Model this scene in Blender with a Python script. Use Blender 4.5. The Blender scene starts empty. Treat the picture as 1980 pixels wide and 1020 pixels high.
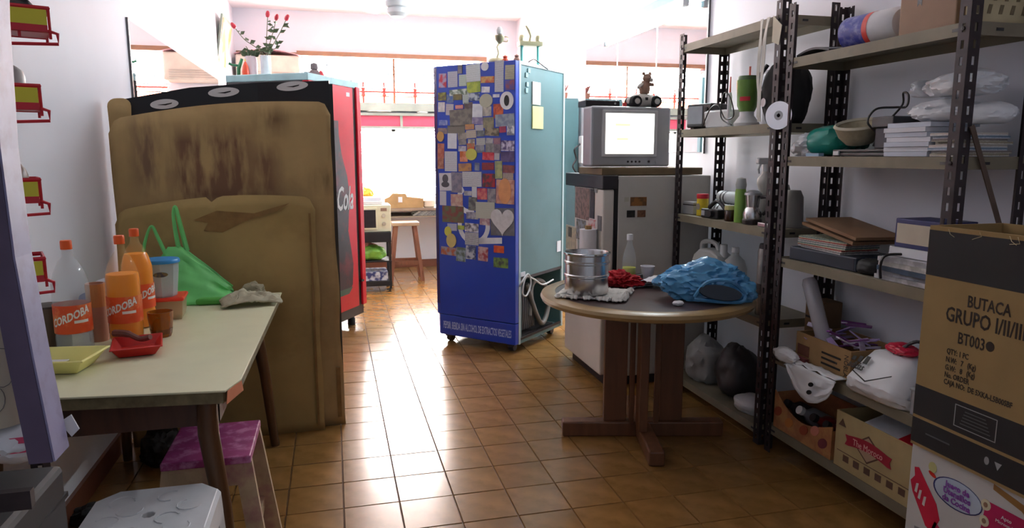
import bpy, bmesh, math, random
from mathutils import Vector, Matrix, noise
from math import pi, sin, cos, radians as R
random.seed(7)
SC = bpy.context.scene
COL = SC.collection

# ------------------------------------------------------------------ camera, world, exposure
cd = bpy.data.cameras.new('camera'); cam = bpy.data.objects.new('camera', cd); COL.objects.link(cam)
cd.sensor_width = 36.0; cd.lens = 36.0 * 1350 / 1980; cd.clip_start = 0.05; cd.clip_end = 60
cam.location = (0, 0, 1.35)
cam.rotation_euler = (pi / 2 - math.atan(210 / 1350), 0, -R(14.3))
SC.camera = cam
W = bpy.data.worlds.new('world'); SC.world = W; W.use_nodes = True
W.node_tree.nodes['Background'].inputs[0].default_value = (0.80, 0.86, 1.0, 1)
W.node_tree.nodes['Background'].inputs[1].default_value = 0.2
vs = SC.view_settings
vs.view_transform = 'Standard'; vs.look = 'None'; vs.gamma = 1; vs.use_curve_mapping = False; vs.exposure = 0.8
SC.cycles.use_denoising = True
SC.cycles.max_bounces = 8; SC.cycles.diffuse_bounces = 4; SC.cycles.glossy_bounces = 4
SC.cycles.transparent_max_bounces = 12; SC.cycles.caustics_reflective = False; SC.cycles.caustics_refractive = False
SC.cycles.sample_clamp_indirect = 4.0
WINDOW_POWER = 48.0
TUBE_POWER = 130.0

# ------------------------------------------------------------------ materials
def lin(c):
    def f(u):
        u = u / 255.0
        return u / 12.92 if u <= .04045 else ((u + .055) / 1.055) ** 2.4
    return (f(c[0]), f(c[1]), f(c[2]))
MATS = {}
def mat(name, col, rough=.6, metal=0., var=.12, scale=9., bump=0., spec=.5, alpha=1., emit=0., stain=None, stain_scale=3., stain_amt=.5, rnd=0., stretch=None):
    if name in MATS: return MATS[name]
    m = bpy.data.materials.new(name); m.use_nodes = True; MATS[name] = m
    nt = m.node_tree; N = nt.nodes; L = nt.links
    b = N['Principled BSDF']
    c = lin(col)
    b.inputs['Roughness'].default_value = rough; b.inputs['Metallic'].default_value = metal
    b.inputs['Specular IOR Level'].default_value = spec
    b.inputs['Alpha'].default_value = alpha
    tc = N.new('ShaderNodeTexCoord'); mp = N.new('ShaderNodeMapping'); L.new(tc.outputs['Object'], mp.inputs[0])
    if stretch: mp.inputs['Scale'].default_value = stretch
    nz = N.new('ShaderNodeTexNoise'); nz.inputs['Scale'].default_value = scale; nz.inputs['Detail'].default_value = 5
    L.new(mp.outputs[0], nz.inputs['Vector'])
    rp = N.new('ShaderNodeValToRGB'); L.new(nz.outputs['Fac'], rp.inputs[0])
    lo = [max(0, x * (1 - var)) for x in c]; hi = [min(1, x * (1 + var)) for x in c]
    rp.color_ramp.elements[0].position = .3; rp.color_ramp.elements[1].position = .7
    rp.color_ramp.elements[0].color = (*lo, 1); rp.color_ramp.elements[1].color = (*hi, 1)
    out = rp.outputs[0]
    if stain:
        n2 = N.new('ShaderNodeTexNoise'); n2.inputs['Scale'].default_value = stain_scale; n2.inputs['Detail'].default_value = 7; n2.inputs['Roughness'].default_value = .62
        L.new(mp.outputs[0], n2.inputs['Vector'])
        r2 = N.new('ShaderNodeValToRGB'); L.new(n2.outputs['Fac'], r2.inputs[0])
        r2.color_ramp.elements[0].position = .48; r2.color_ramp.elements[1].position = .66
        r2.color_ramp.elements[0].color = (0, 0, 0, 1); r2.color_ramp.elements[1].color = (stain_amt,) * 3 + (1,)
        mx = N.new('ShaderNodeMixRGB'); L.new(r2.outputs[0], mx.inputs[0]); L.new(out, mx.inputs[1]); mx.inputs[2].default_value = (*lin(stain), 1)
        out = mx.outputs[0]
    if rnd:
        oi = N.new('ShaderNodeObjectInfo'); hs = N.new('ShaderNodeHueSaturation')
        mr = N.new('ShaderNodeMapRange'); mr.inputs['To Min'].default_value = 1 - rnd; mr.inputs['To Max'].default_value = 1 + rnd
        L.new(oi.outputs['Random'], mr.inputs[0]); L.new(mr.outputs[0], hs.inputs['Value']); L.new(out, hs.inputs['Color']); out = hs.outputs[0]
    L.new(out, b.inputs['Base Color'])
    if bump:
        bp = N.new('ShaderNodeBump'); bp.inputs['Strength'].default_value = bump; bp.inputs['Distance'].default_value = .01
        L.new(nz.outputs['Fac'], bp.inputs['Height']); L.new(bp.outputs[0], b.inputs['Normal'])
    if emit:
        b.inputs['Emission Color'].default_value = (*c, 1); b.inputs['Emission Strength'].default_value = emit
    return m
def glow(name, col, s):
    m = bpy.data.materials.new(name); m.use_nodes = True
    nt = m.node_tree; nt.nodes.clear()
    e = nt.nodes.new('ShaderNodeEmission'); o = nt.nodes.new('ShaderNodeOutputMaterial')
    e.inputs[0].default_value = (*lin(col), 1); e.inputs[1].default_value = s
    nt.links.new(e.outputs[0], o.inputs[0]); return m
def printed(name, a, b, scale=30., rough=.45, kind='noise'):
    """flat print: two-ink pattern on paper or card"""
    if name in MATS: return MATS[name]
    m = bpy.data.materials.new(name); m.use_nodes = True; MATS[name] = m
    nt = m.node_tree; N = nt.nodes; L = nt.links; p = N['Principled BSDF']; p.inputs['Roughness'].default_value = rough
    tc = N.new('ShaderNodeTexCoord')
    if kind == 'lines':
        t = N.new('ShaderNodeTexWave'); t.bands_direction = 'Z'; t.inputs['Scale'].default_value = scale; t.inputs['Distortion'].default_value = 1.5; t.inputs['Detail Scale'].default_value = 6
        f = t.outputs['Fac']
    else:
        t = N.new('ShaderNodeTexNoise'); t.inputs['Scale'].default_value = scale; t.inputs['Detail'].default_value = 3; f = t.outputs['Fac']
    L.new(tc.outputs['Object'], t.inputs['Vector'])
    r = N.new('ShaderNodeValToRGB'); r.color_ramp.elements[0].position = .42; r.color_ramp.elements[1].position = .58
    r.color_ramp.elements[0].color = (*lin(a), 1); r.color_ramp.elements[1].color = (*lin(b), 1)
    L.new(f, r.inputs[0]); L.new(r.outputs[0], p.inputs['Base Color']); return m

# ------------------------------------------------------------------ mesh builder
ORD = ['lowest','second lowest','third lowest','fourth from bottom','fifth from bottom','sixth from bottom','seventh from bottom','topmost']
class MB:
    def __init__(s): s.v = []; s.f = []
    def add(s, vs, fs):
        o = len(s.v); s.v += [tuple(p) for p in vs]; s.f += [tuple(i + o for i in f) for f in fs]; return s
    def box(s, x0, x1, y0, y1, z0, z1):
        return s.add([(x0,y0,z0),(x1,y0,z0),(x1,y1,z0),(x0,y1,z0),(x0,y0,z1),(x1,y0,z1),(x1,y1,z1),(x0,y1,z1)],
                     [(0,3,2,1),(4,5,6,7),(0,1,5,4),(1,2,6,5),(2,3,7,6),(3,0,4,7)])
    def bar(s, a, b, w, t, up=(0,0,1)):
        a = Vector(a); b = Vector(b); d = (b - a).normalized(); u = Vector(up)
        if abs(d.dot(u)) > .99: u = Vector((1,0,0))
        x = d.cross(u).normalized(); y = x.cross(d).normalized()
        c = [(-w/2,-t/2),(w/2,-t/2),(w/2,t/2),(-w/2,t/2)]
        vs = [a + x*i + y*j for i, j in c] + [b + x*i + y*j for i, j in c]
        return s.add(vs, [(0,3,2,1),(4,5,6,7),(0,1,5,4),(1,2,6,5),(2,3,7,6),(3,0,4,7)])
    def lathe(s, prof, n=24, c=(0,0,0), axis='z', a0=0, a1=2*pi):
        full = abs(a1 - a0 - 2*pi) < 1e-6; k = n if full else n + 1
        rings = []; vs = []; fs = []
        for r, z in prof:
            if r < 1e-6: rings.append([len(vs)]); vs.append((0,0,z))
            else:
                rings.append(list(range(len(vs), len(vs)+k)))
                for i in range(k):
                    t = a0 + (a1-a0)*i/n; vs.append((r*cos(t), r*sin(t), z))
        for A, B in zip(rings, rings[1:]):
            for i in range(n):
                j = (i+1) % k if full else i+1
                if len(A) == 1 and len(B) == 1: continue
                if len(A) == 1: fs.append((A[0], B[j], B[i]))
                elif len(B) == 1: fs.append((A[i], A[j], B[0]))
                else: fs.append((A[i], A[j], B[j], B[i]))
        if axis == 'x': vs = [(z,x,y) for x,y,z in vs]
        elif axis == 'y': vs = [(y,z,x) for x,y,z in vs]
        return s.add([(x+c[0],y+c[1],z+c[2]) for x,y,z in vs], fs)
    def tube(s, pts, r, n=8, closed=False):
        P = [Vector(p) for p in pts]; m = len(P); rr = r if isinstance(r, (list, tuple)) else [r]*m
        vs = []; fs = []; up = None
        for i in range(m):
            if closed: d = P[(i+1) % m] - P[i-1]
            else: d = P[min(i+1,m-1)] - P[max(i-1,0)]
            d.normalize()
            if up is None:
                up = Vector((0,0,1)) if abs(d.z) < .9 else Vector((1,0,0))
            x = d.cross(up)
            if x.length < 1e-4: x = d.orthogonal()
            x.normalize(); y = x.cross(d).normalized(); up = y
            for k in range(n):
                t = 2*pi*k/n; vs.append(P[i] + x*cos(t)*rr[i] + y*sin(t)*rr[i])
        for i in range(m if closed else m-1):
            j = (i+1) % m
            for k in range(n):
                l = (k+1) % n; fs.append((i*n+k, i*n+l, j*n+l, j*n+k))
        if not closed: fs += [tuple(range(n-1,-1,-1)), tuple((m-1)*n+k for k in range(n))]
        return s.add(vs, fs)
    def prism(s, poly, h, o=(0,0,0), u=(1,0,0), v=(0,1,0)):
        """polygon in the u,v plane, thickened by h along u x v"""
        o = Vector(o); u = Vector(u); v = Vector(v); n = u.cross(v).normalized(); k = len(poly)
        a = [o + u*p[0] + v*p[1] for p in poly]; b = [p + n*h for p in a]
        return s.add(a + b, [tuple(range(k-1,-1,-1)), tuple(range(k,2*k))] + [(i,(i+1)%k,k+(i+1)%k,k+i) for i in range(k)])
    def grid(s, fn, nu, nv):
        vs = [fn(i/nu, j/nv) for j in range(nv+1) for i in range(nu+1)]
        return s.add(vs, [(j*(nu+1)+i, j*(nu+1)+i+1, (j+1)*(nu+1)+i+1, (j+1)*(nu+1)+i) for j in range(nv) for i in range(nu)])
    def mesh(s, name):
        me = bpy.data.meshes.new(name); me.from_pydata(s.v, [], s.f); me.validate()
        bm = bmesh.new(); bm.from_mesh(me); bmesh.ops.recalc_face_normals(bm, faces=bm.faces); bm.to_mesh(me); bm.free()
        return me
    def build(s, name, m, parent=None, loc=(0,0,0), rot=(0,0,0), bevel=0, smooth=False, solid=0, seg=2, sub=0):
        me = s.mesh(name); me.materials.append(m)
        if smooth:
            me.polygons.foreach_set('use_smooth', [True]*len(me.polygons))
            me.set_sharp_from_angle(angle=R(38))
        o = bpy.data.objects.new(name, me); COL.objects.link(o); o.parent = parent; o.location = loc; o.rotation_euler = rot
        if solid: q = o.modifiers.new('solid','SOLIDIFY'); q.thickness = solid; q.offset = 0
        if sub: q = o.modifiers.new('sub','SUBSURF'); q.levels = q.render_levels = sub
        if bevel: q = o.modifiers.new('bevel','BEVEL'); q.width = bevel; q.segments = seg; q.limit_method = 'ANGLE'; q.angle_limit = R(40)
        return o
def tag(o, label, cat, group=None, kind=None):
    if label: o['label'] = label
    if cat: o['category'] = cat
    if group: o['group'] = group
    if kind: o['kind'] = kind
    return o
def thing(name, label, cat, loc=(0,0,0), rz=0, group=None, rot=None):
    o = bpy.data.objects.new(name, None); COL.objects.link(o); o.empty_display_size = .05
    o.location = loc; o.rotation_euler = rot if rot else (0,0,rz)
    return tag(o, label, cat, group)
def struct(o): o['kind'] = 'structure'; return o
def plab(o, l): o['label'] = l; return o
def text(s, size, m, parent, o, u, v, sx=1., align='CENTER', shear=0., th=.0006, name='lettering', cyl=None, bold=0.):
    c = bpy.data.curves.new('t','FONT'); c.body = s; c.size = size; c.align_x = align; c.align_y = 'CENTER'; c.shear = shear; c.extrude = th/2 if not cyl else 0
    c.offset = bold; c.resolution_u = 2
    t = bpy.data.objects.new('t', c); me = bpy.data.meshes.new_from_object(t)
    bpy.data.objects.remove(t); bpy.data.curves.remove(c)
    u = Vector(u).normalized(); v = Vector(v).normalized(); n = u.cross(v)
    if cyl:                                     # wrap on an upright cylinder: cyl = (radius, angle)
        bm = bmesh.new(); bm.from_mesh(me); bmesh.ops.subdivide_edges(bm, edges=bm.edges, cuts=1); bm.to_mesh(me); bm.free()
        r, a0 = cyl; sl = math.tan(shear)
        for q in me.vertices:
            a = a0 + q.co.x*sx/r; q.co = Vector((r*cos(a), r*sin(a), q.co.y + bold*0 + q.co.x*.25)) + Vector(o)
    else:
        me.transform(Matrix.Translation(Vector(o)) @ Matrix((u, v, n)).transposed().to_4x4() @ Matrix.Diagonal((sx,1,1,1)))
    me.materials.clear(); me.materials.append(m); me.name = name
    ob = bpy.data.objects.new(name, me); COL.objects.link(ob); ob.parent = parent
    return ob
def crumple(dims, seed=0, amp=.22, freq=3., sub=4, flat=True, ridge=.5, squash=1.0):
    """a crumpled sack: a lumpy ball flattened where it rests; base centre at the origin"""
    bm = bmesh.new(); bmesh.ops.create_icosphere(bm, subdivisions=sub, radius=1)
    off = Vector((seed*3.7, seed*1.9, seed*5.3))
    for q in bm.verts:
        d = q.co.normalized()
        a = noise.noise(d*freq*.6+off); b = 1-abs(noise.noise(d*freq*1.7+off))*2; c = noise.noise(d*freq*5+off)
        k = 1 + amp*(a + ridge*b*.6 + .22*c)
        p = d*k
        sgn = lambda t: math.copysign(abs(t)**squash, t)
        q.co = Vector((sgn(p.x)*dims[0]/2, sgn(p.y)*dims[1]/2, sgn(p.z)*dims[2]/2))
    lo = -dims[2]*.40 if flat else min(q.co.z for q in bm.verts)
    for q in bm.verts:
        q.co.z = max(q.co.z, lo + .004*noise.noise(q.co*30+off)*0) - lo
    hz = max(q.co.z for q in bm.verts); k = dims[2]/hz
    for q in bm.verts: q.co.z *= k
    mb = MB(); bm.verts.index_update()
    mb.v = [tuple(q.co) for q in bm.verts]; mb.f = [tuple(w.index for w in f.verts) for f in bm.faces]; bm.free()
    return mb
def arc(c, r, a0, a1, n=12): return [(c[0]+r*cos(a0+(a1-a0)*i/n), c[1]+r*sin(a0+(a1-a0)*i/n)) for i in range(n+1)]
def ellipse(c, a, b, n=24, rot=0): return [(c[0]+a*cos(t)*cos(rot)-b*sin(t)*sin(rot), c[1]+a*cos(t)*sin(rot)+b*sin(t)*cos(rot)) for t in [2*pi*i/n for i in range(n)]]
def loop(pts, n=6):
    """smooth path through points (Catmull-Rom)"""
    P = [Vector(p) for p in pts]; out = []
    for i in range(len(P)-1):
        a = P[max(i-1,0)]; b = P[i]; c = P[i+1]; d = P[min(i+2,len(P)-1)]
        for k in range(n):
            t = k/n; out.append(.5*((2*b)+(c-a)*t+(2*a-5*b+4*c-d)*t*t+(3*b-a-3*c+d)*t**3))
    out.append(P[-1]); return out

wall_m = mat('painted plaster', (234,236,245), .75, var=.02, scale=2.2, bump=.08)
ceil_m = mat('ceiling paint', (246,246,248), .8, var=.01, scale=2)
black_m = mat('black plastic', (22,21,24), .4, var=.2)
dark_m = mat('dark metal', (42,36,38), .5, .3, var=.25, scale=20)
white_m = mat('white plastic', (226,228,230), .4, var=.04)
paper_m = mat('white paper', (225,226,232), .8, var=.05)
chrome_m = mat('polished steel', (214,215,217), .25, 1, var=.04)
ink_m = mat('black ink', (26,23,22), .7, var=.1)
brown_card = mat('brown cardboard', (150,118,78), .85, var=.12, scale=12, stain=(104,78,48), stain_scale=5, stain_amt=.35)
card_in = mat('pale cardboard', (176,156,112), .85, var=.1, scale=10)
wood_d = mat('dark wood', (78,47,32), .5, var=.3, scale=6, stretch=(6,6,1), bump=.1)
red_m = mat('red enamel', (205,28,48), .35, var=.1)
bagw_m = mat('white bag plastic', (226,228,232), .3, var=.04)
navy_m = mat('navy print', (38,44,100), .5)
silver_m = mat('silver plastic', (168,170,174), .35, .4, var=.05)

# ------------------------------------------------------------------ the room
XL, XR, Y0, Y1, ZC = -1.0, 2.22, -0.9, 8.5, 2.95
TX, TY = .214, .2206
OX, OY = .207, 2.61
grout = mat('dark grout', (100,72,46), .8, var=.2)
tile_m = mat('glazed terracotta tile', (140,102,56), .22, var=.2, scale=7, spec=.55, stain=(112,80,40), stain_scale=9, stain_amt=.55, rnd=.08)
floor = struct(MB().box(XL-.1, XR+.1, Y0-.1, Y1+.1, -.08, -.006).build('floor', grout))
tag(floor, 'orange brown glazed tile floor', None)
gx = math.floor((XL-OX)/TX); nx = math.ceil((XR-OX)/TX)
r0 = math.floor((2.2-OY)/TY)
tme = {}
def tile_mesh(x0, x1):
    k = (round(x0,4), round(x1,4))
    w = x1-x0
    if round(w,4) not in tme:
        me = MB(); g = .0016; b = .002
        me.add([(g,g,-.006),(w-g,g,-.006),(w-g,TY-g,-.006),(g,TY-g,-.006),(g+b,g+b,0),(w-g-b,g+b,0),(w-g-b,TY-g-b,0),(g+b,TY-g-b,0)],
               [(4,5,6,7),(0,1,5,4),(1,2,6,5),(2,3,7,6),(3,0,4,7)])
        q = me.mesh('tile'); q.materials.append(tile_m); tme[round(w,4)] = q
    return tme[round(w,4)]
rest = MB(); nt_ = 0
for j in range(math.floor((Y0-OY)/TY), math.ceil((Y1-OY)/TY)):
    y = OY + j*TY
    for i in range(gx, nx):
        x0 = max(OX+i*TX, XL); x1 = min(OX+(i+1)*TX, XR)
        if x1-x0 < .02: continue
        if r0 <= j < r0+19 and nt_ < 300:
            o = bpy.data.objects.new('floor_tile', tile_mesh(x0, x1)); COL.objects.link(o); o.parent = floor
            o.location = (x0, y, random.uniform(-.0006, .0004)); o.rotation_euler = (random.uniform(-.0015,.0015), random.uniform(-.0015,.0015), 0); nt_ += 1
        else:
            me = tile_mesh(x0, x1); rest.add([(v.co.x+x0, v.co.y+y, v.co.z) for v in me.vertices], [tuple(p.vertices) for p in me.polygons])
o = rest.build('floor_tiles_beyond', tile_m, floor); o['kind'] = 'stuff'

tag(struct(MB().box(XL-.12, XL, Y0, Y1+.1, 0, ZC).build('wall_left', wall_m)), 'lilac white painted plaster wall behind the table', None)
tag(struct(MB().box(XR, XR+.12, Y0, Y1+.1, 0, ZC).build('wall_right', wall_m)), 'lilac white painted wall behind the metal shelves', None)
tag(struct(MB().box(XL-.12, XR+.12, Y0, Y1+.1, ZC, ZC+.1).build('ceiling', ceil_m)), 'white painted ceiling', None)
# back wall with two openings
WU = (-.28, 1.78, 1.95, 2.46); WL = (.02, 1.42, .86, 1.66)
bw = MB()
bw.box(XL, XR, Y1, Y1+.12, 0, WL[2]); bw.box(XL, WL[0], Y1, Y1+.12, WL[2], WL[3]); bw.box(WL[1], XR, Y1, Y1+.12, WL[2], WL[3])
bw.box(XL, XR, Y1, Y1+.12, WL[3], WU[2]); bw.box(XL, WU[0], Y1, Y1+.12, WU[2], WU[3]); bw.box(WU[1], XR, Y1, Y1+.12, WU[2], WU[3]); bw.box(XL, XR, Y1, Y1+.12, WU[3], ZC)
tag(struct(bw.build('wall_back', wall_m)), 'white back wall with the bright windows', None)
base_m = mat('brown skirting tile', (104,58,40), .4, var=.2)
struct(MB().box(XL, XR, Y1-.015, Y1, 0, .09).build('baseboard_back', base_m))
struct(MB().box(XL, XL+.015, 2.2, Y1, 0, .09).build('baseboard_left', base_m))
struct(MB().box(XR-.012, XR, 1.5, Y1, 0, .09).build('baseboard_right', base_m))

# windows
w1 = struct(thing('window_1', 'wide upper window of orange lit glass louvres with a red grille', None))
beam = mat('brown window beam', (120,84,62), .6, var=.15)
red_bar = mat('red painted iron', (176,40,36), .5, var=.15)
sill_m = mat('grey green sill', (150,160,152), .6, var=.1)
mb = MB(); mb.box(WU[0]-.06, WU[1]+.06, Y1-.05, Y1+.02, WU[3], WU[3]+.05); mb.build('window_frame', beam, w1)
mb = MB(); mb.box(WU[0]-.7, WU[0]-.06, Y1-.04, Y1-.005, WU[3]-.01, WU[3]+.03); mb.build('curtain_rail', beam, w1)
mb = MB(); mb.box(WU[0], WU[1], Y1-.10, Y1+.02, WU[2]-.09, WU[2]); mb.build('window_sill', sill_m, w1)
for x in (.74,): MB().box(x-.012, x+.012, Y1, Y1+.08, WU[2], WU[3]).build('mullion', beam, w1)
nl = 6; hh = (WU[3]-WU[2])/nl
lc = [(255,120,92),(255,190,165),(255,232,220),(255,244,238),(255,248,244),(255,250,248)]
for k in range(nl):
    gm = glow('louvre_light_%d' % k, lc[k], WINDOW_POWER*(.75+.1*k))
    for a, b in ((WU[0], .728), (.752, WU[1])):
        MB().box(a+.004, b-.004, Y1+.045, Y1+.055, WU[2]+k*hh+.006, WU[2]+(k+1)*hh-.006).build('louvre_pane', gm, w1, rot=(0,0,0))
for x in (.08, .38, .62, .98, 1.3, 1.6):
    MB().tube([(x,Y1-.02,WU[2]-.06),(x,Y1-.02,WU[2]+.24)], .013, 6).build('grille_bar', red_bar, w1)
    MB().lathe([(0,-.07),(.03,-.04),(.012,0),(.03,.04),(0,.07)], 8, (x,Y1-.02,WU[2]+.13)).build('grille_finial', red_bar, w1)
MB().tube([(WU[0],Y1-.02,WU[2]+.13),(WU[1],Y1-.02,WU[2]+.13)], .012, 6).build('grille_rail', red_bar, w1)
w2 = struct(thing('window_2', 'bright white lower window above the back counter', None))
gm = glow('daylight pane', (255,250,246), WINDOW_POWER*1.25)
MB().box(WL[0]+.02, (WL[0]+WL[1])/2-.015, Y1+.05, Y1+.06, WL[2]+.02, WL[3]-.02).build('window_pane', gm, w2)
MB().box((WL[0]+WL[1])/2+.015, WL[1]-.02, Y1+.05, Y1+.06, WL[2]+.02, WL[3]-.02).build('window_pane', gm, w2)
mb = MB()
mb.box(WL[0], WL[1], Y1+.02, Y1+.08, WL[2], WL[2]+.03); mb.box(WL[0], WL[1], Y1+.02, Y1+.08, WL[3]-.03, WL[3]); mb.box(WL[0], WL[0]+.03, Y1+.02, Y1+.08, WL[2], WL[3]); mb.box(WL[1]-.03, WL[1], Y1+.02, Y1+.08, WL[2], WL[3]); mb.box((WL[0]+WL[1])/2-.02, (WL[0]+WL[1])/2+.02, Y1+.02, Y1+.08, WL[2], WL[3])
mb.build('window_frame', white_m, w2)

# ------------------------------------------------------------------ ceiling fan and fluorescent lamp
fan = thing('ceiling_fan', 'white ceiling fan hanging above the coolers', 'fan', (.515, 5.5, 2.37))
MB().lathe([(0,0),(.05,.004),(.075,.03),(.078,.06),(.07,.066),(.086,.075),(.09,.11),(.08,.118),(.1,.13),(.105,.19),(.09,.21),(.03,.23),(0,.23)], 28).build('motor', white_m, fan, smooth=True)
MB().lathe([(.014,.22),(.014,.53),(.06,.54),(.06,.58),(0,.58)], 16).build('rod', white_m, fan, smooth=True)
for a in (-12, 108, 228):
    mb = MB(); mb.box(.08,.62,-.06,.06,.14,.147)
    b = mb.build('blade', white_m, fan, rot=(0,0,R(a)), bevel=.003)
    b.rotation_euler = (R(8), 0, R(a))
lamp = thing('fluorescent_lamp', 'glowing fluorescent tube lamp along the top of the wall mirror', 'lamp', (2.15, 4.9, 2.31))
MB().box(-.035,.065,-.85,.85,-.01,.05).build('lamp_housing', mat('pale teal enamel',(150,205,208),.4), lamp, bevel=.006)
MB().lathe([(0,-.80),(.017,-.80),(.017,.80),(0,.80)], 12, (-.01,0,-.035), axis='y').build('lamp_tube', glow('tube light',(240,250,255),TUBE_POWER), lamp, smooth=True)
for s in (-1,1): MB().box(-.03,.01,s*.81-.02,s*.81+.02,-.055,-.008).build('lamp_socket', white_m, lamp, bevel=.003)

# ------------------------------------------------------------------ mirrors and wall picture
mirror_m = mat('mirror silver', (225,228,230), .015, 1, var=0)
edge_m = mat('mirror edge', (90,90,92), .4)
t = thing('wall_mirror', 'large unframed mirror on the left wall above the black board', 'mirror', (XL, 0, 0))
MB().box(.002,.010,4.12,7.1,1.36,2.04).build('mirror_glass', mirror_m, t)
MB().box(0,.011,4.105,4.12,1.35,2.05).build('mirror_edge', edge_m, t)
t = thing('wall_mirror', 'large three panel mirror on the right wall behind the television', 'mirror', (XR, 0, 0))
for k,(a,b) in enumerate(((3.93,4.60),(4.61,5.30),(5.31,6.02))):
    MB().box(-.010,-.002,a,b,1.37,2.27).build('mirror_panel', mirror_m, t)
for y in (4.605,5.305): MB().box(-.012,0,y-.006,y+.006,1.37,2.27).build('mirror_joint', mat('joint strip',(200,205,205),.4), t)
MB().box(-.012,0,3.915,3.93,1.36,2.28).build('mirror_edge', edge_m, t)
t = thing('framed_picture', 'small orange and white picture hanging tilted on left wall beside roses', 'picture', (XL+.01, 7.55, 2.42), rot=(0, R(9), 0))
MB().box(0,.02,-.32,.32,-.24,.24).build('picture_frame', mat('grey frame',(96,104,92),.5), t, bevel=.004)
MB().box(.02,.024,-.29,.29,-.21,.21).build('picture_print', printed('orange landscape print',(236,226,214),(228,120,60),4), t)

# ------------------------------------------------------------------ slotted-angle shelving
slot_m = mat('dark slotted steel', (50,41,44), .55, .35, var=.3, scale=25)
shelf_m = mat('grey beige shelf enamel', (128,120,100), .6, var=.15, scale=14, stain=(92,80,62), stain_scale=7, stain_amt=.4)
_pm = {}
def post_mesh(h):
    if h in _pm: return _pm[h]
    mb = MB(); w = .042; s0, s1 = .016, .027; p = .05; sh = .026
    for ax in (0, 1):
        def q(a, b, z0, z1):
            vs = [(a,z0),(b,z0),(b,z1),(a,z1)]
            mb.add([((u,0,z) if ax == 0 else (0,u,z)) for u, z in vs], [(0,1,2,3)])
        q(0, s0, 0, h); q(s1, w, 0, h)
        z = 0; k = 0
        while z < h-.001:
            q(s0, s1, z, min(z+p-sh, h)); z += p
    me = mb.mesh('upright'); me.materials.append(slot_m); _pm[h] = me; return me
def upright(parent, x, y, h, rz, z0=0, m=None):
    o = bpy.data.objects.new('upright', post_mesh(h)); COL.objects.link(o); o.parent = parent; o.location = (x,y,z0); o.rotation_euler = (0,0,rz)
    q = o.modifiers.new('s','SOLIDIFY'); q.thickness = .0022; q.offset = 0
    return o
def board(parent, x0, x1, y0, y1, z):
    mb = MB(); t = .004; l = .04
    mb.box(x0,x1,y0,y1,z-t,z); mb.box(x0,x0+t,y0,y1,z-l,z-t); mb.box(x1-t,x1,y0,y1,z-l,z-t); mb.box(x0+t,x1-t,y0,y0+t,z-l,z-t); mb.box(x0+t,x1-t,y1-t,y1,z-l,z-t)
    b = mb.build('shelf_board', shelf_m, parent)
    for y in (y0+.05, y1-.05):
        MB().box(x0-.0012,x0+.001,y-.014,y+.014,z-.025,z-.016).build('slot_hole', black_m, b)
    for y in (y0+.02, y1-.02):
        MB().lathe([(0,-.006),(.007,-.005),(.007,0)], 6, (x0-.003,y,z-.02), axis='x').build('bolt', dark_m, b)
    MB().box(x0+.10,x0+.128,y0-.0012,y0+.001,z-.025,z-.016).build('slot_hole', black_m, b)
    return b
def shelving(label, x0, x1, y0, y1, h, zs):
    t = thing('shelving_unit', label, 'shelf', (0,0,0), 0, 'slotted steel shelving units on the right wall')
    e = .003
    upright(t, x0-e, y0-e, h, 0); upright(t, x0-e, y1+e, h, -pi/2); upright(t, x1+e, y0-e, h, pi/2); upright(t, x1+e, y1+e, h, pi)
    for z in zs: board(t, x0, x1, y0, y1, z)
    return t
SX0, SX1 = 1.90, 2.18
u1 = shelving('tall steel shelf unit beside the television with blender and spray bottles', SX0, SX1, 2.745, 3.66, 2.01, (.085,.60,1.02,1.49,1.95))
u2 = shelving('steel shelf unit nearest the camera holding paper stacks and open boxes', SX0, SX1, 1.80, 2.69, 1.98, (.13,.465,.905,1.345,1.755))
MB().bar((SX0+.03,1.788,1.44),(SX1-.03,1.788,.98),.018,.004,(0,1,0)).build('brace', mat('brown steel strip',(96,78,66),.5,.3), u2)

# ------------------------------------------------------------------ left table
laminate = mat('pale green laminate', (224,222,188), .38, var=.06, scale=5, stain=(196,190,152), stain_scale=5, stain_amt=.3)
worn_edge = mat('worn chipboard edge', (120,108,78), .8, var=.3, scale=30, bump=.2)
TZ = .72
t = thing('work_table', 'pale laminate table with brown round legs against the left wall', 'table', (0,0,0))
top = MB().prism([(-.985,2.03),(-.305,1.955),(-.275,2.05),(-.25,3.36),(-.985,3.36)], .006, (0,0,TZ-.006)).build('tabletop', laminate, t, bevel=.002)
MB().prism([(-.98,2.035),(-.312,1.96),(-.281,2.052),(-.256,3.355),(-.98,3.355)], .032, (0,0,TZ-.038)).build('tabletop_core', worn_edge, t)
MB().prism([(0,0),(.115,0),(.105,.034),(.01,.034)], .0015, (-.3035,1.955,TZ-.039), (.257,.966,0), (0,0,1)).build('bare_edge_patch', mat('salmon bare wood',(236,150,112),.6), t)
mb = MB(); mb.box(-.95,-.34,2.04,2.065,TZ-.125,TZ-.038); mb.box(-.37,-.34,2.03,3.28,TZ-.125,TZ-.038); mb.box(-.95,-.34,3.28,3.31,TZ-.125,TZ-.038); mb.box(-.95,-.92,2.03,3.28,TZ-.125,TZ-.038)
mb.build('apron', wood_d, t)
leg_m = mat('brown varnished leg', (84,54,30), .4, var=.25, scale=5)
for (x,y,dx,dy) in ((-.365,2.015,.05,-.01),(-.365,3.27,.055,.03),(-.92,2.07,-.02,-.01),(-.92,3.27,-.02,.03)):
    MB().tube([(x,y,TZ-.039),(x,y,TZ-.14),(x+dx*.5,y+dy*.5,.36),(x+dx,y+dy,.0)], [.026,.028,.024,.019], 14).build('leg', leg_m, t, smooth=True)

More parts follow.
